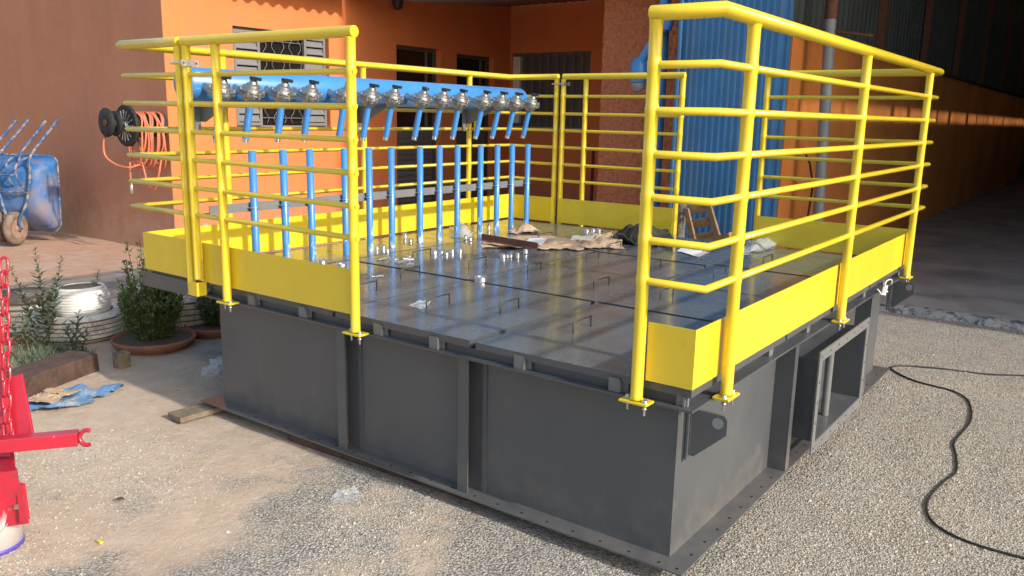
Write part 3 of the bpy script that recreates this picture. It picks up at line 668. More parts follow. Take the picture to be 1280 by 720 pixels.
# ------------------------------------------------------------------ deck clutter
def cyl(px,py,r,h,label,nm='pipe_coupling',m='steel',grp='loose steel couplings on the deck',lie=False):
    p=G(px,py,DZ); t_=MB()
    ax=(0,0,1); 
    if lie: ax=(random.uniform(-1,1),random.uniform(-1,1),0); p.z+=r
    t_.lathe([(r,0),(r,h),(r*.78,h),(r*.78,h*.3)],p,ax,16); t_.lathe([(r*1.12,h*.35),(r*1.12,h*.6)],p,ax,6)
    tag(t_.build(nm,m),label,'coupling',grp)
random.seed(12)
C=[(370,330,.022,.025,'small steel coupling behind the front left toe board'),(403,332,.025,.035,'steel coupling between the third and fourth blue pipes'),(427,333,.03,.02,'flat steel coupling lying by the fourth blue pipe'),
(471,313,.014,.03,'brass-tinted coupling beside the fifth blue pipe'),(479,312,.018,.028,'left of two couplings between fifth and sixth blue pipes'),(484,315,.015,.022,'short coupling near the foot of the sixth blue pipe'),
(506,298,.016,.04,'tall coupling standing behind the sixth blue pipe'),(513,302,.02,.02,'squat coupling behind the sixth and seventh pipes'),
(543,318,.02,.028,'leftmost coupling of the row in front of the eighth pipe'),(552,318,.013,.025,'dark-shadowed second coupling of the row before the eighth pipe'),(558,319,.015,.02,'middle coupling in the row before the ninth pipe'),(565,317,.017,.03,'fourth coupling of the row before the ninth pipe'),(575,318,.013,.04,'tall slim coupling before the ninth pipe'),
(629,323,.017,.028,'left coupling of the group before the eleventh pipe'),(634,322,.012,.022,'smallest coupling of the group before the twelfth pipe'),(638,322,.018,.024,'middle coupling of the group below the brown angle'),(647,323,.013,.036,'slim coupling just right of the small group below the angle'),(657,317,.014,.03,'coupling touching the edge of the tan cardboard'),
(601,352,.034,.030,'largest silver coupling, standing where four lids meet'),(611,288,.013,.045,'slim coupling standing near the far yellow toe board'),
(733,291,.022,.03,'left coupling beside the back toe board post'),(741,291,.018,.035,'middle coupling beside the back toe board post'),(748,290,.024,.026,'right coupling beside the back toe board post'),
(582,299,.014,.028,'coupling next to the clear plastic tray'),(588,301,.014,.025,'second coupling next to the clear plastic tray')]
for c in C: cyl(*c)
random.seed(9)
def bolts(px,py,n,label,sp):
    b=thing('bolt',None,None) if 0 else None
    for i in range(n):
        p=G(px,py,DZ)+Vector((random.uniform(-sp,sp),random.uniform(-sp,sp),.008+random.uniform(0,.012))); a=random.random()*PI*2; L_=random.uniform(.05,.09)
        t_=MB(); d=Vector((math.cos(a),math.sin(a),random.uniform(-.1,.1))); t_.tube([p,p+d*L_],.0035,6); t_.lathe([(.008,0),(.008,.006)],p-d*.006,d,6)
        tag(t_.build('bolt','steel'),label,'bolt','loose bolts in the pile on the deck' if n>6 else 'loose bolts beside the yellow front post')
bolts(501,326,14,'loose steel bolt in the pile between the sixth and seventh pipes',.09)
bolts(463,347,4,'loose long steel bolt beside the yellow front post',.06)
def sheet(name,label,cat,cs,z,amp,seed,m,n=22,th=.003,wav=6,edge=.06,grp=None,bulge=0,sharp=True):
    c=[Vector((p[0],p[1],0)) for p in cs]; V=[]
    for j in range(n+1):
        for i in range(n+1):
            u,v=i/n,j/n; p=c[0].lerp(c[1],u).lerp(c[3].lerp(c[2],u),v)
            e=min(u,1-u,v,1-v)
            p=p+Vector((nz(u*4,v*4,seed,1),nz(u*4,v*4,seed+9,1),0))*edge*(1-min(1,e*5))
            h=amp*abs(nz(p.x,p.y,seed,wav))*1.6+amp*.5*abs(nz(p.x,p.y,seed+3,wav*3))+bulge*max(0,1-((u-.5)**2+(v-.5)**2)*5)
            V.append((p.x,p.y,z+h+.002))
    t_=MB(); t_.add(V,[(j*(n+1)+i,j*(n+1)+i+1,(j+1)*(n+1)+i+1,(j+1)*(n+1)+i) for j in range(n) for i in range(n)],not sharp)
    o=t_.build(name,m,solid=th); return tag(o,label,cat,grp)
def GP(px,py,z=DZ): p=G(px,py,z); return (p.x,p.y)
sheet('cardboard_sheet','flat tan cardboard lying under the brown steel angle','cardboard',[GP(604,310),GP(690,311),GP(680,296),GP(608,297)],DZ,.010,1,'cardboard')
sheet('cardboard_sheet','crumpled tan cardboard with white paper, middle of the deck','cardboard',[GP(672,312),GP(728,313),GP(726,300),GP(664,298)],DZ,.02,2,'cardboard')
sheet('cardboard_sheet','large torn cardboard rising towards the dark cloth','cardboard',[GP(726,311),GP(782,312),GP(765,292),GP(722,300)],DZ,.035,5,'cardboard',bulge=.03)
sheet('cardboard_sheet','small peaked piece of cardboard behind the brown angle','cardboard',[GP(640,293),GP(676,292),GP(668,287),GP(640,287)],DZ,.02,7,'cardboard',bulge=.05)
sheet('paper_sheet','white paper lying on the cardboard beside the angle end','paper',[GP(654,306,.73),GP(676,308,.73),GP(684,300,.73),GP(662,299,.73)],.735,.008,4,'paper',n=10,th=.001,edge=.02)
sheet('paper_sheet','white paper strip under the end of the brown angle','paper',[GP(612,302,.73),GP(636,305,.73),GP(638,300,.73),GP(616,297,.73)],.735,.004,6,'paper',n=10,th=.001,edge=.02)
sheet('plastic_pouch','pale blue plastic pouches on the torn cardboard','plastic pouch',[GP(714,305,.735),GP(742,305,.735),GP(742,299,.735),GP(716,299,.735)],.75,.02,8,'film',n=14,edge=.04)
sheet('paper_sheet','bright white sheet on the deck behind the near post','paper',[GP(846,314),GP(872,322),GP(888,316),GP(852,310)],DZ,.006,12,'paper',n=12,th=.001,edge=.02)
sheet('plastic_sheet','crumpled pale translucent sheet near the far right lid','plastic sheet',[GP(926,320),GP(966,312),GP(974,304),GP(934,302)],DZ,.02,13,'film',n=16,bulge=.05,edge=.05)
sheet('plastic_scrap','scrap of clear shiny plastic film on the front lid','plastic scrap',[GP(512,383),GP(526,388),GP(539,380),GP(527,377)],DZ,.012,14,'film',n=12,edge=.02,wav=20)
sheet('plastic_tray','curved clear plastic tray leaning by the ninth blue pipe','plastic tray',[GP(562,296),GP(590,300),GP(592,290),GP(562,284)],DZ,.006,15,'film',n=14,bulge=.08,edge=.01,sharp=False)
a_=MB(); p=G(602,303,.735); q=G(672,311,.735); p.z=.755;q.z=.735
a_.bar(p,q,.06,.004); a_.bar(p+Vector((0,.0,.02)),q+Vector((0,0,.02)),.004,.04); tag(a_.build('steel_angle','brownbar'),'reddish brown steel angle lying across the cardboard','steel angle')
# dark cloth heap
cp=G(803,309,DZ)
sheet('cloth_heap','dark olive crumpled jacket heaped in the deck gap','jacket',[GP(770,306),GP(842,310),GP(836,296),GP(772,294)],DZ-.01,.07,21,'cloth',n=40,wav=5,edge=.08,bulge=.06,th=.008,sharp=False)
# ------------------------------------------------------------------ wooden pallet and post behind the deck
pa=thing('wooden_pallet','small wooden pallet leaning behind the deck by the blue shaft','pallet',(-2.0,4.6,0))
def pb(a,b,w,h,n='slat',up=(0,-1,0)): t_=MB(); t_.bar(a,b,w,h,up); t_.build(n,'palwood',pa,bevel=.003)
yP=4.6
def Q(px,py,y=yP): p=OY(px,py,y); return p
bl=Q(868,305,4.6); tl=Q(858,262,4.85); brr=Q(898,298,4.6); tr=Q(886,257,4.85)
ext=lambda a,b: a+(a-b)*1.4
bl2=ext(bl,tl); br2=ext(brr,tr)
pb(bl2,tl,.05,.03,'stringer'); pb(br2,tr,.05,.03,'stringer')
for k in range(6):
    f=-.9+k*.36; f=.96-k*.42
    pb(bl.lerp(tl,f)+Vector((0,.03,0)),brr.lerp(tr,f)+Vector((0,.03,0)),.085,.016)
fp=MB(); a=Q(864,306,4.3);b=Q(914,294,4.3); fp.bar(a,b,.09,.05); fp.tube([(a.x+.1,4.33,a.z-.03),(a.x+.1,4.33,0)],.03,8); fp.tube([(b.x-.1,4.33,b.z-.03),(b.x-.1,4.33,0)],.03,8)
tag(fp.build('timber_trestle','palwood'),'low timber bar on legs in front of the wooden pallet','trestle')
tr_=MB(); p1=Q(853,306,4.9);p2=Q(852,256,4.9); p1.z=0; tr_.tube([p1,(p2.x-.01,4.9,.4),(p2.x,4.9,p2.z+.05)],[.06,.055,.05],14); tag(tr_.build('rough_post','bark'),'rough bark covered post left of the wooden pallet','post')
# ------------------------------------------------------------------ things left on the ground
def tyre(label,c,r,h,m,grp,slab=False):
    t=thing('painted_tyre',label,'tyre',(c[0],c[1],0),grp)
    pf=[(r*.62,h*.10),(r*.80,h*.01),(r*.94,h*.06),(r,h*.22),(r*1.01,h*.5),(r,h*.78),(r*.94,h*.94),(r*.80,h*.99),(r*.62,h*.90),(r*.60,h*.5),(r*.62,h*.10)]
    m_=MB(); m_.lathe(pf,(c[0],c[1],.0),(0,0,1),72,caps=False); m_.build('carcass','dustyrubber',t)
    sw=MB(); sw.lathe([(r*.76,h*1.0),(r*.82,h*1.01),(r*.93,h*.965),(r*1.0,h*.86)],(c[0],c[1],0),(0,0,1),72,caps=False); sw.lathe([(r*1.0,h*.14),(r*.93,h*.035)],(c[0],c[1],0),(0,0,1),72,caps=False); sw.build('sidewall',m,t)
    tr=MB()
    N=64
    for k in range(N):
        for zc,off in ((.26,0),(.42,.5),(.58,0),(.74,.5)):
            a=2*PI*(k+off)/N; da=2*PI/N*.45; ro=r*1.035; ri=r*.985
            sk=.010
            v=[]
            for rr_ in (ri,ro):
                for s1,s2 in((-1,-1),(1,-1),(1,1),(-1,1)):
                    aa=a+s1*da+s2*sk; v.append((c[0]+rr_*math.cos(aa),c[1]+rr_*math.sin(aa),h*(zc+s2*.058)))
            tr.add(v,[(4,5,6,7),(0,1,5,4),(1,2,6,5),(2,3,7,6),(3,0,4,7)])
    tr.build('tread',m,t)
    s=MB(); s.lathe([(.001,h*.72),(r*.63,h*.68)],(c[0],c[1],0),(0,0,1),32,caps=False); s.build('soil','soil',t)
    if slab: s=MB(); s.lathe([(.001,h),(r*1.02,h),(r*1.08,h+.02),(r*1.05,h+.05),(.001,h+.055)],(c[0],c[1],0),(0,0,1),40); s.build('lid','capstone',t)
    return t
tyre('whitewashed car tyre lying flat under the ribbed white pot',(-4.80,.39),.295,.185,'tyrewhite','whitewashed tyres used as planters')
tyre('whitewashed tyre with a round concrete cap at the left',(-5.17,.20),.19,.235,'tyrewhite','whitewashed tyres used as planters',True)
tyre('dull whitewashed tyre behind the green shrub',(-4.55,1.02),.285,.26,'tyrewhite','whitewashed tyres used as planters')
pt=thing('ribbed_pot','white ribbed round pot standing in the whitewashed tyre','pot',(-4.86,.45,.06))
pf=[(.10,.0)]
for i in range(169):
    t=i/168; rr_=(.105+.165*math.sin(min(1,t/.62)*PI/2)*.5) if t<.62 else .1875-.034*((t-.62)/.38)**2
    pf.append((rr_-.006*max(0,1-abs(((t*14)%1)-.5)*5),.005+.27*t))
pf+=[(.150,.285),(.140,.287),(.136,.26),(.145,.14),(.001,.135)]
m_=MB(); m_.lathe(pf[:-1],(-4.75,.40,.075),(-.04,0,1),56); m_.build('bowl','ribpot',pt)
m_=MB(); m_.lathe([(.1395,.281),(.001,.272)],(-4.75,.40,.075),(-.04,0,1),24,caps=False); m_.build('soil','soil',pt)
def bowl(label,c,r,h):
    t=thing('clay_saucer',label,'saucer',(c[0],c[1],0),'clay saucers on the ground')
    m_=MB(); pf=[(r*.78,0),(r*.95,h*.5),(r,h*.85),(r*.985,h),(r*.94,h),(r*.92,h*.7)]; m_.lathe(pf,(c[0],c[1],0),(0,0,1),56,caps=False); m_.build('rim','terra',t)
    m_=MB(); m_.lathe([(r*.93,h*.72),(r*.5,h*.85),(.001,h*.9)],(c[0],c[1],0),(0,0,1),32,caps=False); m_.build('soil','soil',t)
bowl('wide terracotta saucer holding the dense green shrub',(-4.14,.56),.27,.075)
bowl('terracotta saucer half hidden at the corner of the tank',(-4.15,1.05),.22,.07)
bowl('reddish saucer by the left tyre near the timber',(-4.98,.02),.14,.06)
def leaf(mb,p,d,L_,w_,up):
    s=d.cross(up); s=s.normalized() if s.length>1e-4 else Vector((1,0,0)); n_=s.cross(d)
    mb.add([p,p+d*L_*.45+s*w_+n_*w_*.3,p+d*L_,p+d*L_*.45-s*w_+n_*w_*.3,p+d*L_*.5],[(0,1,4),(1,2,4),(2,3,4),(3,0,4)])
def rv(): 
    while True:
        v=Vector((random.uniform(-1,1),random.uniform(-1,1),random.uniform(-1,1)))
        if .05<v.length<1: return v.normalized()
def shrub(name,label,c,r,h,nst,nl,seed,grp):
    random.seed(seed); t=thing(name,label,'shrub',c,grp); sm=MB(); lf=MB(); c=Vector(c)
    for i in range(nst):
        a=random.random()*2*PI; rr_=r*math.sqrt(random.random())*.95; hh=h*(1-.35*(rr_/r)**2)*random.uniform(.55,1.0)*(1+.28*noise.noise(Vector((math.cos(a)*1.3,math.sin(a)*1.3,seed)))*2)+(h*random.uniform(.12,.36) if random.random()<.16 else 0)
        tip=c+Vector((math.cos(a)*rr_,math.sin(a)*rr_,hh)); b=c+Vector((math.cos(a)*rr_*.38,math.sin(a)*rr_*.38,0)); mid=b.lerp(tip,.5)+Vector((math.cos(a)*rr_*.10+random.uniform(-.02,.02),math.sin(a)*rr_*.10,0))
        sm.tube([b,mid,tip],[.004,.003,.0015],5)
        for k in range(nl):
            f=random.uniform(.03,1.0); p=(b.lerp(mid,f*2) if f<.5 else mid.lerp(tip,f*2-1)); d=(rv()*.9+Vector((math.cos(a)*.4,math.sin(a)*.4,.75))).normalized()
            leaf(lf,p+rv()*.018,d,random.uniform(.024,.044),random.uniform(.006,.011),Vector((0,0,1)))
    sm.build('stem','stem',t); lf.build('leaves','leaf',t); return t
shrub('green_shrub','dense dark green shrub growing in the wide clay saucer',(-4.16,.58,.05),.24,.58,120,60,31,'shrubs by the tank corner')
shrub('green_shrub','small dark green shrub at the tank corner, mostly hidden',(-4.15,1.05,.05),.17,.36,40,50,32,'shrubs by the tank corner')
def weed(label,c,specs,seed):
    random.seed(seed); t=thing('tall_weed',label,'weed',c,'tall weeds by the pot'); sm=MB(); lf=MB(); c=Vector(c)
    for dx,dy,h,lx,ly in specs:
        b=c+Vector((dx,dy,0)); n=14; pts=[b+Vector((lx*(k/n)**1.6+.01*nz(k,dx*9,seed,.7),ly*(k/n)**1.6,h*k/n)) for k in range(n+1)]
        sm.tube(pts,[.0045*(1-.7*k/n) for k in range(n+1)],5)
        m=int(h/.0105)
        for q in range(m):
            f=.16+.84*q/m; i=min(int(f*n),n-1); p=pts[i].lerp(pts[i+1],f*n-i); a=q*2.4+random.random()*.5
            s=.5+.5*(1-f) if f>.75 else 1
            d=Vector((math.cos(a),math.sin(a),.55)).normalized(); leaf(lf,p,d,random.uniform(.050,.085)*s,.013*s,Vector((0,0,1)))
    sm.build('stem','stem',t); lf.build('leaves','leaf2',t)
cw=G(60,433); weed('tall leafy weed with narrow leaves in front of the white pot',(cw.x,cw.y,0),[(0,0,.66,-.10,.02),(.03,.02,.60,.02,.10),(-.05,-.05,.52,-.20,-.03),(.02,.0,.50,.10,.04),(-.02,.0,.36,-.12,.02),(-.06,.0,.3,-.05,.04)],41)
cw=G(122,415); weed('thin single-stemmed weed between the pot and the shrub',(cw.x,cw.y,0),[(0,0,.46,.02,.03),(.02,.0,.28,.05,.0)],42)
cw=G(35,440); weed('low drooping weed beside the timber beam',(cw.x,cw.y,0),[(0,0,.26,-.08,.02),(.03,.03,.22,.06,.02),(-.06,.0,.24,-.10,-.06),(.08,.06,.24,.07,.06)],43)
cw=G(95,445); weed('small weed at the foot of the whitewashed tyre',(cw.x,cw.y,0),[(0,0,.30,.03,.03),(.03,.03,.2,.06,.02),(-.03,.0,.22,-.05,-.02)],44)
random.seed(50); gr=MB()
for i in range(900):
    p=G(random.uniform(5,115),random.uniform(438,468)) if random.random()<.7 else G(random.gauss(62,20),random.gauss(447,6)); a=random.random()*6.28; h=random.uniform(.03,.11); d=Vector((math.cos(a)*.6,math.sin(a)*.6,1)).normalized()
    s=Vector((-math.sin(a),math.cos(a),0))*.003; q=p+d*h*.6; e=p+d*h+Vector((math.cos(a),math.sin(a),-.2))*h*.35
    gr.add([p-s,p+s,q+s*.8,q-s*.8,e],[(0,1,2,3),(3,2,4)])
tag(gr.build('grass','leaf2'),'short wild grass between the timber and the tyres','grass',kind='stuff')
# timber beam
tb=MB(); V=[];F=[]; A1=G(125,464); A0=A1+(G(31,499)-A1)*1.55; A1.z=A0.z=0; dd=(A1-A0).normalized(); ss=Vector((dd.y,-dd.x,0)); n=30
for i in range(n+1):
    p=A0.lerp(A1,i/n)
    for sx,sz in((-.20,.0),(-.20,.12),(.0,.115),(.0,.0)):
        k=.014*nz(i*.5,sx*20,sz*20,1)+ (.02*nz(i,sx*9,sz*9,2) if i>n-2 else 0)
        V.append(p+ss*(sx+k)+Vector((0,0,sz+k*.8))+dd*((.04*nz(sx*30,sz*30,1,1)) if i==n else 0))
for i in range(n):
    for j in range(4): F.append((i*4+j,i*4+(j+1)%4,(i+1)*4+(j+1)%4,(i+1)*4+j))
F+=[(0,1,2,3),(4*n,4*n+1,4*n+2,4*n+3)]
tb.add(V,F); tag(tb.build('timber_beam','darkwood',bevel=.006),'thick dark brown old timber beam lying at the left','timber')
b_=MB(); c=G(151,460); b_.box(c.x-.035,c.y-.03,0,c.x+.035,c.y+.05,.10,); tag(b_.build('wood_block','wood',bevel=.004),'small upright wooden block between the beam and the saucer','wood block')
sheet('blue_tarp','crumpled faded blue tarp lying in front of the timber beam','tarp',[GP(22,518,0),GP(75,517,0),GP(152,489,0),GP(60,489,0)],.008,.03,61,'tarp',n=36,wav=9,edge=.12)
sheet('cardboard_scrap','dirty tan cardboard scrap on top of the blue tarp','cardboard',[GP(30,505,.03),GP(68,508,.03),GP(98,493,.03),GP(52,495,.03)],.04,.02,62,'cardboard',n=16,wav=9,edge=.06)
sheet('cardboard_scrap','tiny dark-edged cardboard piece near the beam end','cardboard',[GP(56,498,.03),GP(74,499,.03),GP(80,494,.03),GP(58,493,.03)],.06,.01,63,'cardboard',n=8,wav=9,edge=.03)
pk=MB(); mx=Matrix.Translation((-2.77,-.15,0))@Matrix.Rotation(math.radians(-4),4,'Z'); pk.box(-.065,0,.012,.065,.75,.040,mx); tag(pk.build('wood_plank','wood',bevel=.003),'weathered grey plank sticking out from under the tank','plank')
bm=MB(); a=Vector((-2.12,.10,.028)); b=Vector((-.95,.155,.028)); bm.bar(a,b,.10,.054); tag(bm.build('timber_packer','darkwood',bevel=.004),'long dark timber packed under the front edge of the tank','timber')
for i,(x,y,l) in enumerate(((-.6,1.4,'hidden timber under the tank along its right side'),(-2.3,2.0,'hidden timber under the tank at its far left'))):
    bm=MB(); bm.box(x-.05,y-1.1,0,x+.05,y+1.1,.058); tag(bm.build('timber_packer','darkwood'),l,'timber')
# plastic film bundles
def crumple(name,label,c,sx,sy,sz,seed,m='film'):
    t_=MB(); nn,mm=34,20; V=[]
    for j in range(mm+1):
        for i in range(nn):
            a=2*PI*i/nn; ph=PI/2*j/mm; d=Vector((math.cos(a)*math.cos(ph),math.sin(a)*math.cos(ph),math.sin(ph))); k=1+.75*noise.noise(d*2.1+Vector((seed,0,0)))+.35*noise.noise(d*6+Vector((seed,0,0)))
            V.append((c[0]+d.x*sx*k,c[1]+d.y*sy*k,c[2]+max(0,d.z*sz*k)+.004))
    t_.add(V,[(j*nn+i,j*nn+(i+1)%nn,(j+1)*nn+(i+1)%nn,(j+1)*nn+i) for j in range(mm) for i in range(nn)],False)
    return tag(t_.build(name,m),label,'plastic')
c=G(270,470); crumple('plastic_bag','crumpled clear plastic wrap beside the tank corner leg',(c.x,c.y+.03,0),.11,.09,.07,5)
c=G(433,622); crumple('plastic_scrap','small crumpled clear plastic scrap on the ground before the tank',(c.x,c.y,0),.05,.06,.015,9)
lf=MB(); c=G(152,628); leaf(lf,Vector((c.x-.03,c.y-.01,.012)),Vector((.9,.35,.05)).normalized(),.05,.014,Vector((0,0,1))); tag(lf.build('dry_leaf','leafdry',solid=.001),'single dark dry leaf lying on the sand','leaf')
c=G(125,679); yb=MB(); yb.box(c.x-.012,c.y-.006,.002,c.x+.012,c.y+.006,.01,); tag(yb.build('yellow_chip','yellow'),'tiny yellow plastic chip on the gravel near the bucket','chip')
# white cable ties hanging under the right railing
ct=MB(); import_pts=[]
for k in range(15):
    a=k/14*PI*1.5; import_pts.append((.005+.006*math.sin(a*2),2.62+.07*math.cos(a),.68+.035*math.sin(a)))
ct.tube(import_pts,.0035,6); ct.tube([(.005,2.36,.70),(.012,2.42,.665),(.01,2.52,.645),(.0,2.58,.655)],.004,6); ct.bar((.005,2.52,.64),(.005,2.56,.69),.02,.012); tag(ct.build('plastic_strap','paper'),'white plastic strap caught under the right railing','strap')
# ------------------------------------------------------------------ black cable on the gravel
def spline(P_,n=10):
    out=[]; P_=[Vector(p) for p in P_]
    for i in range(len(P_)-1):
        p0=P_[max(i-1,0)];p1=P_[i];p2=P_[i+1];p3=P_[min(i+2,len(P_)-1)]
        for k in range(n):
            t=k/n; out.append(.5*((2*p1)+(p2-p0)*t+(2*p0-5*p1+4*p2-p3)*t*t+(3*p1-p0-3*p2+p3)*t**3))
    out.append(P_[-1]); return out
def gp3(px,py,h=.006): p=G(px,py); return (p.x,p.y,h+gz(p.x,p.y))
cb=MB(); c1=[(1360,476),(1280,470),(1230,467),(1170,461),(1128,459),(1114,461),(1118,466),(1140,477),(1165,484),(1190,490),(1208,500),(1214,515),(1212,530),(1200,545),(1192,556),(1195,572),(1195,590),(1180,603),(1165,618),(1158,634),(1164,652),(1185,668),(1215,680),(1250,690),(1285,699),(1340,712)]
pts=spline([gp3(*p) for p in c1]); cb.tube(pts,.0052,8); tag(cb.build('power_cable','cable'),'black cable snaking across the gravel at the right','cable')
# ------------------------------------------------------------------ cable / hose reel on the wall
RX,RZ=-7.48,1.40
rl=thing('hose_reel','black double spool on the brown wall with orange hose looped over it','hose reel',(RX,HY,RZ))
def disc(y,r,nm,m,hub=.05):
    t_=MB(); t_.lathe([(hub,-.0),(r*.82,-.0),(r*.9,-.018),(r,-.018),(r,.012),(r*.9,.012),(hub,.014)],(RX,y,RZ),(0,-1,0),40); t_.build(nm,m,rl)
disc(2.34,.215,'large_disc','rubber'); 
t_=MB()
for k in range(16):
    a=2*PI*k/16; t_.bar((RX+.06*math.cos(a),2.318,RZ+.06*math.sin(a)),(RX+.16*math.cos(a),2.318,RZ+.16*math.sin(a)),.014,.006,(0,1,0))
t_.lathe([(.05,0),(.05,.03)],(RX,2.33,RZ),(0,-1,0),20); t_.build('spokes','steel',rl)
t_=MB(); t_.lathe([(.12,0),(.12,.40)],(RX,2.35,RZ),(0,1,0),28); t_.build('drum','rubber',rl)
t_=MB(); t_.lathe([(.05,0),(.055,.14)],(RX-.03,2.31,RZ+.02),(0,-1,0),20); t_.build('axle','darkplastic',rl)
t_=MB(); t_.lathe([(.06,0),(.13,.005),(.13,.02),(.06,.025)],(RX-.03,2.25,RZ+.02),(0,-1,0),32); t_.build('middle_disc','rubber',rl)
t_=MB(); t_.lathe([(.03,.012),(.05,.0),(.145,.0),(.15,.02),(.05,.03),(.03,.02)],(RX-.05,2.17,RZ+.03),(0,-1,0),36); t_.build('small_disc','rubber',rl)
t_=MB(); t_.lathe([(.035,0),(.035,.005)],(RX-.05,2.138,RZ+.03),(0,-1,0),20); t_.build('bore','rust',rl)
random.seed(77)
hz=MB()
for k in range(13):
    y=2.42+.022*k; dr=random.uniform(.08,.34); pts=[]
    for j in range(36):
        a=2*PI*j/36; rx=.135+ .03*math.sin(a+k)+random.uniform(0,.0); zz=math.sin(a)
        z=RZ+(.14*zz if zz>0 else zz*(.14+dr)); x=RX+(.15+ .08*(1 if zz<0 else 0)*abs(zz))*math.cos(a)+.02*math.sin(k*3)
        pts.append((x,y+.02*math.sin(a*2+k),z))
    hz.tube(pts,.011,7,closed=True)
hz.tube(spline([(RX-.1,2.27,RZ-.02),(RX-.22,2.22,RZ-.10),(RX-.22,2.2,RZ-.30),(RX-.12,2.25,RZ-.40),(RX+.05,2.3,RZ-.43),(RX+.1,2.4,RZ-.40)]),.011,7)
hz.tube(spline([(RX-.02,2.36,RZ-.38),(RX-.03,2.36,RZ-.50),(RX-.02,2.36,RZ-.62)]),.011,7)
hz.tube(spline([(RX+.06,2.45,RZ-.38),(RX+.14,2.45,RZ-.58),(RX+.26,2.45,RZ-.66),(RX+.36,2.45,RZ-.5),(RX+.36,2.5,RZ-.3)]),.011,7)
hz.build('hose','hose',rl)
t_=MB(); t_.lathe([(.012,0),(.018,-.02),(.018,-.06),(.014,-.09)],(RX-.02,2.36,RZ-.62),(0,0,1),14); t_.build('nozzle','steel',rl)
# ------------------------------------------------------------------ wheelbarrows standing on their noses
def wheelbarrow(label,loc,rot):
    wb=thing('wheelbarrow',label,'wheelbarrow',(0,0,0),'blue wheelbarrows stacked against the brown wall')
    # local: z up along the barrow (nose down), +x wide, -y = underside towards the viewer
    def rr(w_,z0,z1,y,rad,n=6):
        P_=[]
        for cx,cz,a0 in ((w_-rad,z1-rad,0),(-w_+rad,z1-rad,PI/2),(-w_+rad,z0+rad,PI),(w_-rad,z0+rad,1.5*PI)):
            for k in range(n+1): a=a0+PI/2*k/n; P_.append((cx+rad*math.cos(a),y,cz+rad*math.sin(a)))
        return P_
    lev=[rr(.33,.14,1.02,.0,.10),rr(.32,.17,.99,-.06,.10),rr(.27,.30,.92,-.20,.09),rr(.225,.40,.86,-.27,.08),rr(.17,.45,.80,-.285,.07)]
    n=len(lev[0]); V=[p for l in lev for p in l]; F=[(i*n+k,i*n+(k+1)%n,(i+1)*n+(k+1)%n,(i+1)*n+k) for i in range(len(lev)-1) for k in range(n)]+[tuple(range((len(lev)-1)*n,len(lev)*n))]
    t_=MB(); t_.add(V,F,True); t_.build('tray','barrowblue',wb,solid=.003)
    t_=MB(); t_.tube(lev[0],.011,8,closed=True); t_.build('tray_rim','barrowtube',wb)
    for s in(-1,1):
        t_=MB(); t_.tube(spline([(s*.055,-.34,.17),(s*.07,-.36,.30),(s*.15,-.335,.50),(s*.19,-.315,.80),(s*.19,-.30,.98),(s*.185,-.17,1.10),(s*.18,.14,1.32),(s*.18,.27,1.42)],5),.016,10); h=t_.build('handle_tube','barrowtube',wb)
        t_=MB(); t_.tube([(s*.18,.20,1.365),(s*.18,.285,1.432)],.018,10); t_.build('grip','barrowtube',h)
        t_=MB(); t_.tube(spline([(s*.17,-.33,.62),(s*.19,-.50,.70),(s*.19,-.56,.86),(s*.19,-.48,.95),(s*.195,-.31,1.0)],5),.012,8); t_.build('leg','barrowtube',wb)
    t_=MB(); t_.tube([(-.19,-.55,.80),(.19,-.55,.80)],.011,8); t_.tube([(-.18,-.34,.60),(.18,-.34,.60)],.011,8); t_.build('cross_bar','barrowtube',wb)
    t_=MB()
    wc=(0,-.34,.19); t_.lathe([(.11,-.03),(.15,-.042),(.178,-.034),(.19,-.012),(.19,.012),(.178,.034),(.15,.042),(.11,.03)],wc,(1,0,0),40,caps=False); wh=t_.build('wheel','dustyrubber',wb)
    t_=MB(); t_.lathe([(.115,-.028),(.10,-.012),(.04,-.01),(.03,-.045),(.012,-.05)],wc,(1,0,0),28); t_.lathe([(.115,.028),(.10,.012),(.04,.01),(.03,.045),(.012,.05)],wc,(1,0,0),28); t_.build('rim','dustrim',wh)
    t_=MB(); t_.tube([(-.09,-.34,.19),(.09,-.34,.19)],.008,8); t_.build('axle','rust',wh)
    wb.location=loc; wb.rotation_euler=rot
    return wb
c=G(22,308)
w1=wheelbarrow('blue wheelbarrow propped on its wheel, nearest the camera',(c.x-.19,c.y+.28,0),(math.radians(-3),0,math.radians(33)))
w2=copy_tree(w1); w2['label']='blue wheelbarrow farther left, partly cut off by the frame'; w2.location=(c.x-.43,c.y+.24,0); w2.rotation_euler=(math.radians(-5),0,math.radians(36))
# ------------------------------------------------------------------ red machine and bucket, left edge
rm=thing('red_hoist','red painted machine with chain and hooked arm at the left edge','machine',(-2.4,-1.3,0))
DP=3.0
def redbar(a,b,w_,h_,n,dep=(DP,DP),up=(0,0,1),bev=.003):
    t_=MB(); t_.bar(AT(a[0],a[1],dep[0]),AT(b[0],b[1],dep[1]),w_,h_,up); return t_.build(n,'redpaint',rm,bevel=bev)
redbar((-60,561),(98,547),.05,.050,'arm',(2.9,3.02))
hk=AT(97,547,3.02); up=Vector(RR[1]); rt=Vector(RR[0]); hh=MB()
pts=[hk+rt*(.022+.0)+up*.0+ (rt*(-math.cos(a))*.022+up*math.sin(a)*.030)*1.0+rt*.022 for a in [math.radians(x) for x in range(-110,111,15)]]
pts=[hk+rt*.034+(rt*(-math.cos(a))*.026+up*math.sin(a)*.027) for a in [math.radians(x) for x in range(-115,116,12)]]
hh.tube(pts,.008,10); hh.build('hook','redpaint',rm)
redbar((-12,380),(10,600),.030,.05,'upright',(3.15,3.05),up=tuple(rt))
redbar((17,470),(34,562),.012,.07,'side_plate',(3.15,3.1),up=tuple(rt))
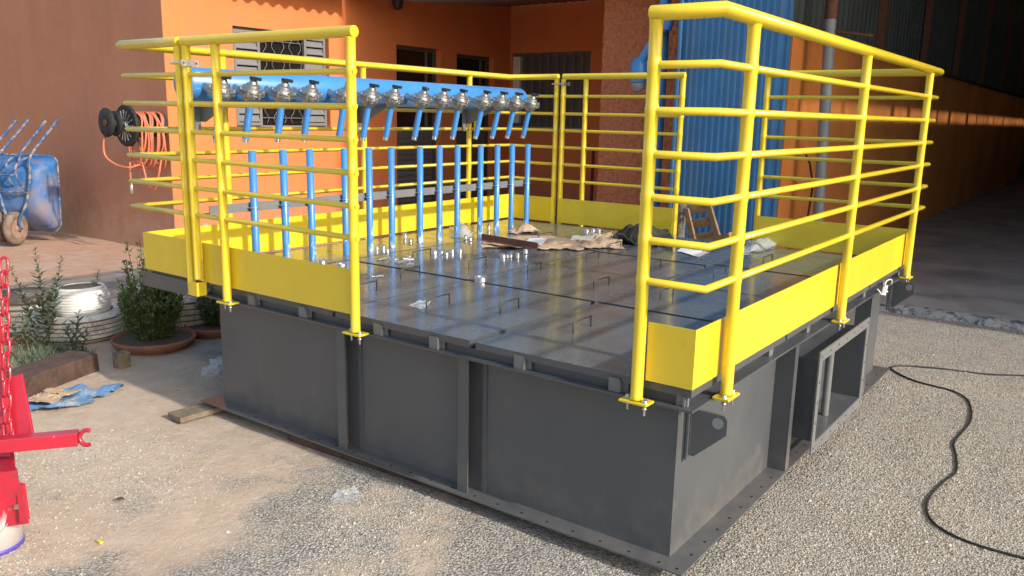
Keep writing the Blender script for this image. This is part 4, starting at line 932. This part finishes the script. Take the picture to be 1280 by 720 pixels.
t_=MB(); z0=AT(22,600,3.0)
def P(px,py,d): return AT(px,py,d)
box=[P(-60,572,2.8),P(8,566,2.95),P(25,604,2.9),P(-60,612,2.75),P(-60,655,2.8),P(26,645,2.95)]
t_.add([P(-70,572,3.05),P(8,562,3.12),P(22,588,2.93),P(-70,600,2.85),P(-70,655,2.88),P(27,628,2.96)],[(0,1,2,3),(3,2,5,4)]); 
t_.build('cover','redpaint',rm,solid=.006)
def scr(name,poly,dep,th):
    t_=MB(); a_=[P(x,y,dep) for x,y in poly]; b_=[q+Vector(RR[2])*th for q in a_]; n=len(a_)
    t_.add(a_+b_,[tuple(range(n)),tuple(range(n,2*n))[::-1]]+[(i,(i+1)%n,(i+1)%n+n,i+n) for i in range(n)]); return t_.build(name,'redpaint',rm,bevel=.002)
scr('foot_bracket',[(-70,622),(-70,655),(-2,640),(12,630),(21,616),(24,634),(25,652),(33,650),(27,606),(18,607)],2.94,.02)
scr('foot_plate',[(-70,648),(-70,668),(34,654),(24,638)],2.965,.012)
ch=MB(); py=332; k=0
while py<560:
    c=AT(5+ (py-332)*.02,py,3.02); rot=k%2; w_=.013 if rot==0 else .004; u=rt if rot==0 else Vector(RR[2]); L2=.030
    pts=[]
    for j in range(14):
        a=2*PI*j/14; pts.append(c+u*math.cos(a)*.015+up*(math.sin(a)*.018+(.012 if math.sin(a)>0 else -.012)))
    ch.tube(pts,.0055,6,closed=True); py+=17; k+=1
ch.build('chain','redpaint',rm)
bk=thing('paint_bucket','white paint bucket with red drips and blue band under the red machine','bucket',(-2.1,-1.32,0))
bp=G(-8,697); bx,by=bp.x-.095,bp.y+.03
t_=MB(); t_.lathe([(.10,.012),(.106,.012),(.117,.195),(.122,.20),(.122,.21),(.113,.212),(.108,.19),(.098,.03),(.001,.03)],(bx,by,0),(0,0,1),48,caps=False)
def bucket_mat():
    m=mat('bucket_paint',(.78,.74,.76),.4); n=m.node_tree.nodes; L=m.node_tree.links; b=n['Principled BSDF']
    g_=n.new('ShaderNodeNewGeometry'); s=n.new('ShaderNodeSeparateXYZ'); L.new(g_.outputs['Position'],s.inputs[0])
    mu=n.new('ShaderNodeVectorMath'); mu.operation='MULTIPLY'; mu.inputs[1].default_value=(22,22,5); L.new(g_.outputs['Position'],mu.inputs[0])
    t=n.new('ShaderNodeTexNoise'); t.inputs['Scale'].default_value=1.5; t.inputs['Detail'].default_value=5; L.new(mu.outputs[0],t.inputs['Vector'])
    r=n.new('ShaderNodeMapRange'); r.inputs['From Min'].default_value=.08; r.inputs['From Max'].default_value=.22; r.inputs['To Min'].default_value=-.25; r.inputs['To Max'].default_value=.35; L.new(s.outputs['Z'],r.inputs['Value'])
    a=n.new('ShaderNodeMath'); a.operation='ADD'; L.new(t.outputs['Fac'],a.inputs[0]); L.new(r.outputs[0],a.inputs[1])
    c=n.new('ShaderNodeValToRGB'); c.color_ramp.elements[0].position=.52; c.color_ramp.elements[1].position=.78; c.color_ramp.elements[0].color=(.78,.74,.76,1); c.color_ramp.elements[1].color=(.68,.03,.06,1)
    L.new(a.outputs[0],c.inputs[0]); L.new(c.outputs[0],b.inputs['Base Color']); return m
t_.build('shell',bucket_mat(),bk)
t_=MB(); t_.lathe([(.1,.0),(.108,.001),(.1085,.018),(.106,.019)],(bx,by,0),(0,0,1),48,caps=False); t_.build('blue_band','bucketblue',bk)
t_=MB(); hx=bx+.095; hy=by-.065; t_.lathe([(.010,0),(.010,.006),(.004,.009)],(bx+.10,by-.045,.06),(.9,-.4,0),12); t_.tube(spline([(bx+.108,by-.045,.06),(bx+.115,by+.0,.10),(bx+.12,by+.05,.15)]),.002,6); t_.build('handle','steel',bk)
